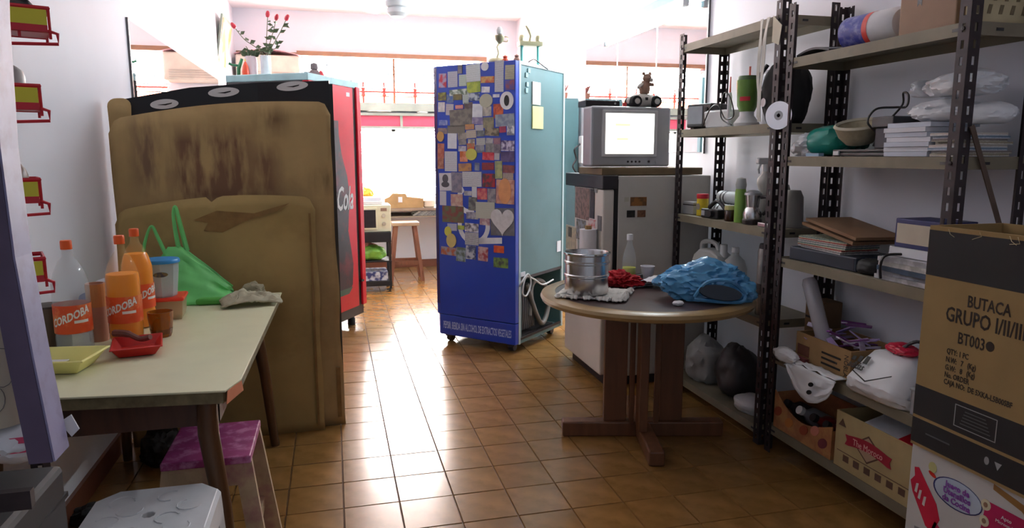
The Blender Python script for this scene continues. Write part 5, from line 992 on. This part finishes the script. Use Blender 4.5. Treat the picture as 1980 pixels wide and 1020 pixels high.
t = thing('navy_box', 'navy framed flat box standing on the catalogues', 'box', (2.03,2.0,S2+.105)); MB().box(-.06,.09,-.10,.10,.012,.115).build('box', navy_m, t, bevel=.003); MB().box(-.0625,-.06,-.09,.09,.028,.098).build('cream_panel', mat('cream panel',(206,196,176),.6,var=.1), t); MB().box(-.07,.1,-.11,.11,-.02,.012).build('paper_base', paper_m, t); t.location = (2.03,2.0,S2+.105)
# fourth shelf
t = thing('candy_box', 'open brown cardboard box of purple wrapped sweets on the fourth shelf', 'box', (2.045,2.395,S1+.002), R(-1)); openbox(-.11,.12,-.17,.17,0,.125).build('box', brown_card, t)
MB().box(-.1125,-.11,.08,.155,.03,.075).build('dark_print', mat('dark brown print',(104,60,44),.8), t); mb = MB()
for r_ in range(3): mb.box(-.112,-.11,-.115+.02*(r_%2),.0,.03+.022*r_,.038+.022*r_)
o = mb.build('printed_lines', ink_m, t); o['kind'] = 'stuff'
text('NOBLA', .034, ink_m, t, (-.1106,-.145,.06), (0,0,-1), (0,-1,0), sx=.8)
pm = [mat('purple wrapper',(120,60,130),.35,var=.3,scale=30), mat('white purple wrapper',(206,196,220),.35,var=.2,scale=20), mat('lilac wrapper',(160,140,190),.35)]
random.seed(21)
for k in range(26):
    x = random.uniform(-.08,.09); y = random.uniform(-.15,.16); z = .06+random.uniform(0,.06)
    o = MB().box(-.012,.012,-.05,.05,-.003,.003).build('wrapped_sweet', pm[k%3], None, (2.045+x,2.395+y*.8,S1+z+.02*(k%4)), (random.uniform(-.5,.5),random.uniform(-.5,.5),random.uniform(0,3.1)), bevel=.002); tag(o, ['purple wrapped sweet stick','white and purple wrapped sweet stick','lilac wrapped sweet stick'][k%3]+' heaped in the open brown box', 'sweet', 'sweets in the brown box')
t = thing('plastic_tube', 'clear wrapped plastic tube leaning behind the box of sweets', 'tube', (2.0,2.43,S1+.03), rot=(R(-27),R(0),0)); MB().lathe([(0,0),(.03,0),(.032,.01),(.032,.34),(.025,.36),(0,.365)], 18).build('tube', clear('shiny wrap',(196,196,204),.6,.15), t, smooth=True)
o = thing('carton', 'plain brown carton behind the corner post on the fourth shelf', 'box', (0,0,0)); MB().box(2.06,2.17,2.575,2.68,S1,S1+.24).build('carton', mat('dim brown carton',(112,86,60),.85), o, bevel=.003); MB().box(2.059,2.06,2.58,2.675,S1+.16,S1+.17).build('flap_seam', ink_m, o)
t = thing('white_bag', 'limp white plastic bag with two punched holes hanging off the fourth shelf', 'bag', (1.905,2.36,S1))
def wbf(u,v):
    y = -.13+.30*u; return (-.03-.012*v+.012*noise.noise(Vector((u*5,v*5,3))), y, .012-.11*v*(sin(pi*min(1,u*1.05+.02))**.6)-.02*v+.006*noise.noise(Vector((u*8,v*6,1))))
MB().grid(wbf, 20, 8).build('front_flap', bagw_m, t, solid=.003, smooth=True)
MB().grid(lambda u,v:(-.03+.055*v, -.13+.30*u, .016+.012*noise.noise(Vector((u*7,v*5,6)))), 14, 5).build('top_fold', bagw_m, t, solid=.003, smooth=True); t.location = (1.9,2.36,S1+.0)
for (y,z) in ((-.02,-.035),(-.012,-.07)): MB().prism(ellipse((0,0),.016,.009,14,.4), .002, (-.052,y,z), (0,-1,0), (0,0,1)).build('punched_hole', ink_m, t)
crumple((.07,.14,.06),121,.3,2.4).build('bunched_end', bagw_m, t, (-.02,.19,.001), smooth=True)
o = MB().box(1.905,1.925,2.46,2.58,S1,S1+.03).build('maroon_packet', mat('maroon packet',(96,36,36),.5), None); tag(o, 'narrow maroon packet on the fourth shelf edge under the white bag', 'packet')
t = thing('sports_bag', 'white shopping bag with three black bars logo on the fourth shelf', 'bag', (1.99,2.06,S1), R(2))
prof_ = [(-.105,0),(-.128,.03),(-.13,.06),(-.095,.098),(-.055,.138),(-.02,.165),(.03,.165),(.08,.14),(.1,.08),(.1,.0)]
def sbf(u, v):
    q = u*(len(prof_)-1); i = min(int(q), len(prof_)-2); f_ = q-i; x = prof_[i][0]*(1-f_)+prof_[i+1][0]*f_; z = prof_[i][1]*(1-f_)+prof_[i+1][1]*f_
    w = 2*v-1; k_ = (1-.45*abs(w)**5); n_ = noise.noise(Vector((u*9,v*7,4)))*.010*abs(w)**.7 + noise.noise(Vector((u*20,v*14,1)))*.003
    return (x*k_+n_, w*(.155-.03*z/.17), max(.0,z*k_+n_*(z>.01)))
MB().grid(sbf, 36, 28).build('bag', bagw_m, t, solid=.003, smooth=True)
U_ = Vector((0,-1,0)); V_ = Vector((.70,0,.714)); O_ = Vector((-.094,.02,.099)); NN = U_.cross(V_)
def pb(poly, m, name, lift=.004):
    return MB().prism(poly, .002, tuple(O_+NN*lift), tuple(U_), tuple(V_)).build(name, m, t)
for k in range(3): pb([(-.10+.028*k,.012),(-.082+.028*k,.012),(-.082+.028*k-.004,.03+.008*k),(-.10+.028*k-.002,.03+.008*k)], ink_m, 'logo_bar', .012)
text('adidas', .04, ink_m, t, tuple(O_+NN*.013+U_*-.06+V_*-.006), tuple(U_), tuple(V_), sx=.75, bold=.001)
pb([(-.06,-.03),(.02,-.055),(.10,-.0),(.10,.004),(.02,-.05),(-.06,-.026)], ink_m, 'black_piping', .012)
crumple((.08,.12,.04),133,.3,3).build('red_crumple', mat('red bag print',(206,40,70),.35), t, (.0,-.02,.168), smooth=True)
for k in range(2): MB().tube(loop([(-.02,-.03+.04*k,.15),(-.01,-.05,.21),(.01,-.09,.225),(.03,-.1,.15)],5), .006, 6).build('handle', mat('black handle',(50,46,52),.5), t)
t = thing('grey_tub', 'pale grey plastic tub at the near end of the fourth shelf', 'tub', (0,0,0)); openbox(1.905,2.02,1.82,1.90,S1,S1+.09,.004).build('tub', mat('pale grey tub',(150,152,156),.4), t, bevel=.006); MB().box(1.90,2.025,1.815,1.905,S1+.085,S1+.095).build('rim', mat('pale grey tub',(150,152,156)), t, bevel=.003)
o = crumple((.07,.11,.12),141,.25,2.6).build('clear_bag', clear('thin clear bag',(206,210,214),.6,.2), None, (2.14,1.865,S1+.0), smooth=True); tag(o, 'thin clear plastic bag behind the sports bag', 'bag')
# bottom shelf boxes
t = thing('floral_box', 'orange floral gift box with a scooped front on the bottom shelf', 'box', (1.907,2.46,S0), R(0))
fm = mat('floral print', (168,110,72), .7, var=.25, scale=14, stain=(196,150,90), stain_scale=11, stain_amt=.8)
n = 14; poly = [(-.19,0),(.19,0)] + [(.19-.38*i/n, .17-.085*sin(pi*i/n)*(1-.35*i/n)-.03*i/n) for i in range(n+1)]
MB().prism(poly, .005, (0,0,0), (0,1,0), (0,0,1)).build('front_panel', fm, t); mb = MB(); mb.box(.005,.22,-.19,-.185,0,.12); mb.box(.005,.22,.185,.19,0,.16); mb.box(.22,.225,-.19,.19,0,.16); mb.box(.005,.22,-.185,.185,0,.004); mb.build('shell', fm, t)
for (y,z,c) in ((-.14,.05,(120,52,60)),(-.02,.06,(150,70,44)),(.08,.055,(190,120,60)),(.16,.08,(150,70,44)),(-.09,.085,(206,130,110))): MB().prism(ellipse((0,0),.03,.02,12,.6), .0015, (-.0005,y,z), (0,-1,0), (0,0,1)).build('flower_print', mat('flower_%d_%d' % c[:2],c,.7), t)
for k,(y,c,r_) in enumerate(((2.60,(60,50,52),.036),(2.51,(150,150,156),.038),(2.42,(150,40,44),.036),(2.34,(110,34,40),.033))):
    o = thing('stored_bottle', ['dark glass bottle','grey white bottle','red bottle','maroon bottle'][k]+' lying in the floral box', 'bottle', (1.945+.03*k%.05,y,S0+.06), rot=(0,R(-62),0), group='bottles in the floral box'); MB().lathe([(0,0),(r_,0),(r_,.10),(r_*.45,.13),(r_*.4,.16),(0,.16)], 16).build('bottle', mat('stored_%d' % k,c,.3), o, smooth=True); MB().lathe([(0,.175),(r_*.5,.175),(r_*.5,.155),(0,.155)], 12).build('cap', white_m if k == 1 else dark_m, o); o.location = (2.085,y,S0+.042)
t = thing('ribbon_box', 'pale brown carton with a red ribbon emblem on the bottom shelf', 'box', (1.903,2.05,S0)); openbox(.0,.24,-.195,.195,0,.225,.005).build('box', card_in, t)
dm = [(0,.055),(.075,.0),(0,-.055),(-.075,0)]
MB().prism(dm, .001, (-.0006,.02,.128), (0,-1,0), (0,0,1)).build('diamond_outline', mat('brown ink',(96,70,56),.8), t); MB().prism([(a*.88,b*.86) for a,b in dm], .001, (-.0012,.02,.128), (0,-1,0), (0,0,1)).build('diamond_fill', mat('pinkish fill',(176,146,120),.8), t)
rb = []
for i in range(13): x = -.10+.2*i/12; rb.append((x,.022+.014*cos(x*16)))
rb2 = [(x,y-.042) for x,y in rb[::-1]]
MB().prism(rb+[(.118,.02),(.108,.0),(.118,-.02)]+rb2+[(-.118,-.02),(-.108,0),(-.118,.02)], .001, (-.0022,.02,.125), (0,-1,0), (0,0,1)).build('red_ribbon', mat('crimson print',(160,30,50),.7), t)
text('The Moroco', .036, mat('pinkish lettering',(226,176,170),.7), t, (-.0035,.02,.13), (0,-1,0), (0,0,1), sx=.82)
for k in range(6): MB().box(-.001,.0,-.165+.056*k,-.135+.056*k,.032,.058).build('care_symbol', mat('brown ink',(96,70,56)), t)
MB().box(-.001,0,-.18,.18,.066,.0685).build('rule_line', mat('brown ink',(96,70,56)), t); MB().prism([(0,0),(.04,0),(.02,.03)], .001, (-.0006,.18,.17), (0,-1,0), (0,0,1)).build('corner_print', mat('brown ink',(96,70,56)), t)
o = thing('white_carton', 'white and red carton tucked inside the ribbon carton', 'carton', (2.03,2.05,S0+.09), rot=(0,R(-12),R(4))); MB().box(-.085,.08,-.13,.13,0,.11).build('carton', paper_m, o, bevel=.003); MB().box(-.087,.082,-.132,-.04,.02,.112).build('red_side', red_m, o)

# ------------------------------------------------------------------ boxes on the floor at the right
BX, BYa, BYb = 1.62, 1.02, 1.59
k = thing('kitchen_set_box', 'white printed kitchen utensil carton with red spatula picture under the tall box', 'box', (0,0,0))
MB().box(BX,1.87,BYa-.02,BYb+.005,0,.52).build('carton', mat('white glossy carton',(196,196,194),.45,var=.05), k, bevel=.004)
U = (0,-1,0); V = (0,0,1)
def pk_(poly, m, name, lift=.001, y=0, z=0): return MB().prism(poly, .0008, (BX-lift+.0008,y,z), U, V).build(name, m, k)
rs = mat('red spatula print', (190,24,60), .45, var=.1); dr_ = mat('pink print', (206,60,100), .45)
pk_([(0,.095),(.015,.10),(.085,.02),(.10,-.02),(.08,-.07),(.055,-.06),(.0,.02),(-.01,.05),(.004,.07)], rs, 'spatula_print', .0012, 1.578, .355)
for a_ in ((.012,.045),(.025,.03),(.042,.018)): pk_([(a_[0],a_[1]),(a_[0]+.008,a_[1]+.002),(a_[0]+.004,a_[1]-.028),(a_[0]-.004,a_[1]-.026)], mat('white glossy carton',(196,196,194)), 'slot_print', .002, 1.578, .36)
pk_([(.085,-.03),(.15,-.075),(.14,-.10),(.07,-.075)], dr_, 'handle_print', .0012, 1.578, .355); pk_([(.0,-.08),(.06,-.07),(.05,-.16),(.01,-.16)], mat('grey print',(130,130,134),.5), 'ladle_print', .0012, 1.56, .355)
pk_(ellipse((0,0),.078,.042,28), navy_m, 'oval_outline', .0012, 1.432, .432); pk_(ellipse((0,0),.074,.039,28), mat('pale blue fill',(176,190,206),.5), 'oval_fill', .002, 1.430, .433)
pu_ = mat('purple lettering', (130,70,160), .5)
for q,(s_,z_) in enumerate((('Juego de',.452),('Utensilios',.432),('de Cocina',.411))): text(s_, .024, pu_, k, (BX-.0042,1.43,z_), U, V, sx=.9, bold=.0008)
pk_([(0,0),(.13,-.0),(.13,-.2),(-.02,-.2),(-.01,-.1)], mat('magenta panel',(176,26,84),.5), 'magenta_panel', .0012, 1.345, .462)
text('Apto', .014, white_m, k, (BX-.0032,1.285,.44), U, V); text('Microondas', .012, white_m, k, (BX-.0032,1.285,.425), U, V)
for z_ in (.45,.405): pk_(ellipse((0,0),.014,.015,16), mat('cream roundel',(206,200,170),.5), 'roundel', .002, 1.345, z_); pk_(ellipse((0,0),.006,.007,12), mat('brown print',(120,96,60)), 'roundel_mark', .003, 1.345, z_)
pk_(ellipse((0,0),.014,.016,14), mat('lime slice print',(190,190,130),.5), 'fruit_print', .0012, 1.517, .475); pk_(ellipse((0,0),.014,.006,14,-.4), mat('chilli print',(196,40,30),.5), 'fruit_print', .0012, 1.516, .455)
pk_([(0,0),(.10,-.02),(.14,-.06),(.13,-.07),(.08,-.035),(0,-.015)], mat('wooden spoon print',(150,110,60),.5), 'spoon_print', .0012, 1.33, .515)
b = thing('tall_box', 'large open cardboard carton printed with black bands and seat group lettering', 'box', (0,0,0)); bx_ = b
cb2 = mat('olive brown carton', (150,124,80), .85, var=.07, scale=10)
zb, zt = .521, 1.158
openbox(BX-.012,1.86,BYa,BYb,zb,zt,.007).build('carton', cb2, b)
bkm = mat('black box print', (30,28,30), .75, var=.1)
F = BX-.012
def band(y0,y1,z0,z1,m,name,lift=.0008): return MB().box(F-lift,F,y0,y1,z0,z1).build(name, m, b)
band(BYa+.001,BYb-.001,1.02,zt-.012,bkm,'black_band'); band(BYa+.001,BYb-.001,.612,.70,bkm,'black_band'); band(BYa+.001,BYb-.001,.53,.603,bkm,'black_band')
MB().box(F,1.86,BYb,BYb+.0008,1.02,zt-.012).build('black_band', bkm, b); MB().box(F,1.86,BYb,BYb+.0008,.53,.70).build('black_band', bkm, b)
inkb = mat('brown black ink', (44,34,28), .8)
text('BUTACA', .044, inkb, b, (F-.0006,1.388,.969), U, V, sx=.72, bold=.0006); text('GRUPO I/II/III', .056, inkb, b, (F-.0006,1.397,.923), U, V, sx=.72, bold=.0008); text('BT003', .044, inkb, b, (F-.0006,1.427,.866), U, V, sx=.70, bold=.0005)
MB().prism(ellipse((0,0),.012,.013,18), .0008, (F-.0001,1.372,.868), U, V).build('ink_dot', inkb, b)
for s_,z_ in (('QTY: 1 PC',.823),('N.W:   7   (Kg)',.800),('G.W:   8   (Kg)',.778),('No. ORDER',.757),('CAJA NO:  DE 5XKA-L5B00SBF',.737)): text(s_, .021, inkb, b, (F-.0006,1.498,z_), U, V, sx=.72, align='LEFT', bold=.0003)
pale = mat('pale grey print', (150,150,150), .7)
fr = MB(); y0,y1,z0,z1 = 1.329,1.454,.627,.688; w_ = .0022
for q in ((y0,y1,z0,z0+w_),(y0,y1,z1-w_,z1),(y0,y0+w_,z0,z1),(y1-w_,y1,z0,z1)): fr.box(F-.0014,F-.0008,*q)
fr.build('printed_frame', pale, b)
for i in range(5): MB().box(F-.0014,F-.0008,1.345+.004*i,1.435-.003*i,.638+.009*i,.6405+.009*i).build('fine_print', mat('dim grey print',(84,84,86),.7), b)
MB().box(F-.0014,F-.0008,1.46,1.54,.566,.570).build('fine_print', mat('dim grey print',(84,84,86)), b)
MB().prism([(0,-.012),(.01,.008),(-.01,.008)], .0006, (F-.0008,1.315,.571), U, V).build('recycling_mark', pale, b); MB().prism(ellipse((0,0),.007,.011,12), .0006, (F-.0008,1.347,.572), U, V).build('drop_mark', pale, b)
random.seed(9)
for i in range(5):
    y = BYb-.06-.075*i+random.uniform(-.03,.03); MB().tube([(F-.002,y,zt-.004),(F-.006,y-.01,zt-.016+random.uniform(-.004,.004)),(F-.004,y-.022+.04*(i%2),zt-.024)], .0008, 4).build('torn_strand', mat('torn paper fibre',(190,176,140),.9), b)

# ------------------------------------------------------------------ near left: rack with lilac upright
rk = thing('slotted_rack', 'slotted steel rack with a lilac painted upright at the left edge', 'rack', (0,0,0))
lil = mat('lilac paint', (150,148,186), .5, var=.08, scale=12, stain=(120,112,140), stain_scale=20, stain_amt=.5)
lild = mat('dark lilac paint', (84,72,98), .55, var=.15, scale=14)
def slab(p0, p1, w, d, name, m): return MB().bar(p0, p1, w, d, (0,1,0)).build(name, m, rk, bevel=.002)
cx = [(-.442,1.2,1.75),(-.458,1.2,1.55),(-.465,1.2,1.36),(-.462,1.2,1.2),(-.452,1.2,1.05),(-.438,1.2,.88)]
mb = MB(); 
def strip(x0, x1, yy0, yy1):
    vs = []; f = []
    for i,(x,y,z) in enumerate(cx): vs += [(x+x0,y+yy0,z),(x+x1,y+yy0,z),(x+x1,y+yy1,z),(x+x0,y+yy1,z)]
    for i in range(len(cx)-1):
        for q in range(4): f.append((i*4+q,i*4+(q+1)%4,(i+1)*4+(q+1)%4,(i+1)*4+q))
    f += [(0,1,2,3),tuple(len(vs)-4+q for q in (3,2,1,0))]
    return MB().add(vs, f)
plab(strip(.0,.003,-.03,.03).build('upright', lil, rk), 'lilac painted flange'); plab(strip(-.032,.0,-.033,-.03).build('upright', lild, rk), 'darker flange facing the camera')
lu = upright(rk, -.70, 1.85, 1.98, pi); upright(rk, -.96, 1.85, 1.98, -pi/2); upright(rk, -.96, 1.16, 1.98, 0)
for z in (.84,1.9):
    mb = MB(); mb.box(-.96,-.704,1.835,1.845,z-.03,z); mb.box(-.96,-.945,1.16,1.835,z-.03,z); mb.box(-.945,-.47,1.16,1.175,z-.03,z); mb.box(-.73,-.717,1.175,1.835,z-.03,z); mb.build('rail', slot_m, rk)
MB().box(-.955,-.59,1.17,1.61,.84,.845).build('shelf_board', shelf_m, rk)
MB().box(-.955,-.59,1.17,1.61,.50,.505).build('shelf_board', shelf_m, rk)
sr = thing('snack_rack', 'red wire snack rack with yellow label plates on the dark upright', 'rack', (-.592,1.645,0), R(22))
redw = mat('red wire', (206,36,54), .4, var=.08); yl = mat('yellow plate', (222,212,60), .45, var=.04)
MB().box(-.06,-.03,.115,.17,1.05,1.85).build('back_strip', mat('dark red strip',(96,24,34),.5), sr)
for z,x1 in ((1.645,.05),(1.49,.022),(1.30,.006),(1.135,.0)):
    q = MB(); x0,y0,y1 = x1-.105,.012,.11
    bs = MB(); bs.tube([(x0,y0,z),(x1,y0,z),(x1,y1,z),(x0,y1,z)], .005, 6, True); fr_ = bs.build('basket_frame', redw, sr)
    MB().tube([(x0,y0,z-.045),(x1,y0,z-.045),(x1,y1,z-.045),(x0,y1,z-.045)], .004, 6, True).build('wire', redw, fr_)
    for (x,y) in ((x0,y0),(x1,y0),(x1,y1),(x0,y1),((x0+x1)/2,y0)): MB().tube([(x,y,z),(x,y,z-.045),(x,y,z-.06)], .003, 6).build('wire', redw, fr_)
    MB().tube([(x1,y0,z-.045),(x1+.012,y0-.01,z-.05),(x1+.012,y0-.01,z-.07),(x0+.02,y0,z-.075)], .0035, 6).build('wire', redw, fr_)
    MB().box(x0+.02,x1-.004,y0-.008,y0-.006,z-.048,z-.004).build('label_plate', yl, fr_)
    MB().box(x0+.02,x1-.004,y0-.0085,y0-.0065,z-.048,z-.034).build('label_band', redw, fr_)
    MB().box(x0,x1,y0,y1,z-.047,z-.045).build('basket_floor', redw, fr_)
for k,(z,c,d,l) in enumerate(((1.645,(60,56,58),(.07,.07,.07),'dark bunched snack bag in the top red basket'),(1.49,(170,168,166),(.07,.07,.085),'grey wrapped snack bag in the second red basket'),(1.30,(104,72,58),(.07,.07,.085),'brown snack bag in the third red basket'),(1.135,(60,30,30),(.065,.07,.05),'dark red snack bag in the lowest red basket'))):
    o = crumple(d,150+k,.15,2.4,3).build('snack_bag', mat('snack_%d' % k,c,.4), None, tuple(Matrix.Translation((-.592,1.645,0)) @ Matrix.Rotation(R(22),4,'Z') @ Vector((-.0025-(.0,.028,.044,.05)[k],.061,z-.040))), (0,0,R(22)), smooth=True); tag(o, l, 'bag', 'snack bags in the red rack')
t = thing('black_umbrella', 'folded black umbrella tip poking above the top red basket', 'umbrella', (-.60,1.71,1.585), rot=(0,R(62),R(10))); MB().lathe([(0,0),(.012,0),(.02,.03),(.018,.10),(.008,.13),(0,.135)], 12).build('canopy', black_m, t, smooth=True); MB().lathe([(.0205,.03),(.0205,.045)], 12).build('grey_strap', silver_m, t)
t.location = (-.60,1.70,1.675)
t = thing('paper_roll', 'beige paper roll with sketched outlines hanging at the left edge', 'roll', (-.553,1.28,.925)); MB().lathe([(0,0),(.045,0),(.046,.01),(.046,.21),(.04,.215),(0,.215)], 24).build('roll', mat('beige paper wrap',(190,184,166),.7,var=.06), t, smooth=True)
MB().lathe([(.0463,.198),(.0463,.208)], 24).build('wrap_edge', mat('grey edge',(140,136,128),.7), t)
o = MB(); 
for (a_,z_,r_) in ((-.9,.10,.02),(-1.2,.05,.014)): o.tube([( .0468*cos(a_+r_*cos(tt)/.046), .0468*sin(a_+r_*cos(tt)/.046), z_+1.6*r_*sin(tt)) for tt in [2*pi*i/16 for i in range(16)]], .0007, 4, True)
o.build('pencil_sketch', mat('grey pencil',(110,106,106),.8), t)
t.location = (-.553,1.28,.915)
t = thing('printed_bag', 'white plastic bag with pink print below the beige roll', 'bag', (-.535,1.30,.846)); crumple((.12,.12,.075),161,.2,2.4,4,ridge=.8).build('bag', bagw_m, t, smooth=True)
for (y,z) in ((-.058,.03),(-.055,.045)): MB().prism([(-.03,-.006),(.03,-.004),(.03,.006),(-.03,.004)], .002, (.02,y,z), (1,0,0), (0,.3,.95)).build('pink_print', mat('pink print',(206,120,130),.5), t)
o = MB().prism([(0,0),(.026,.016),(.014,.028),(-.012,.018)], .003, (-.452,1.25,.915), (0,0,-1), (1,0,0)).build('white_tag', paper_m, rk)
o.parent = rk
t = thing('grey_case', 'dark grey case with a metal latch at the bottom left', 'case', (-.60,1.36,.506)); MB().box(-.14,.06,-.13,.13,0,.24).build('body', mat('dark grey case',(58,66,70),.45), t, bevel=.012); MB().box(-.142,.062,-.132,.132,.17,.18).build('lid_seam', black_m, t); MB().box(-.02,.01,-.138,-.13,.15,.2).build('latch', chrome_m, t, bevel=.004)
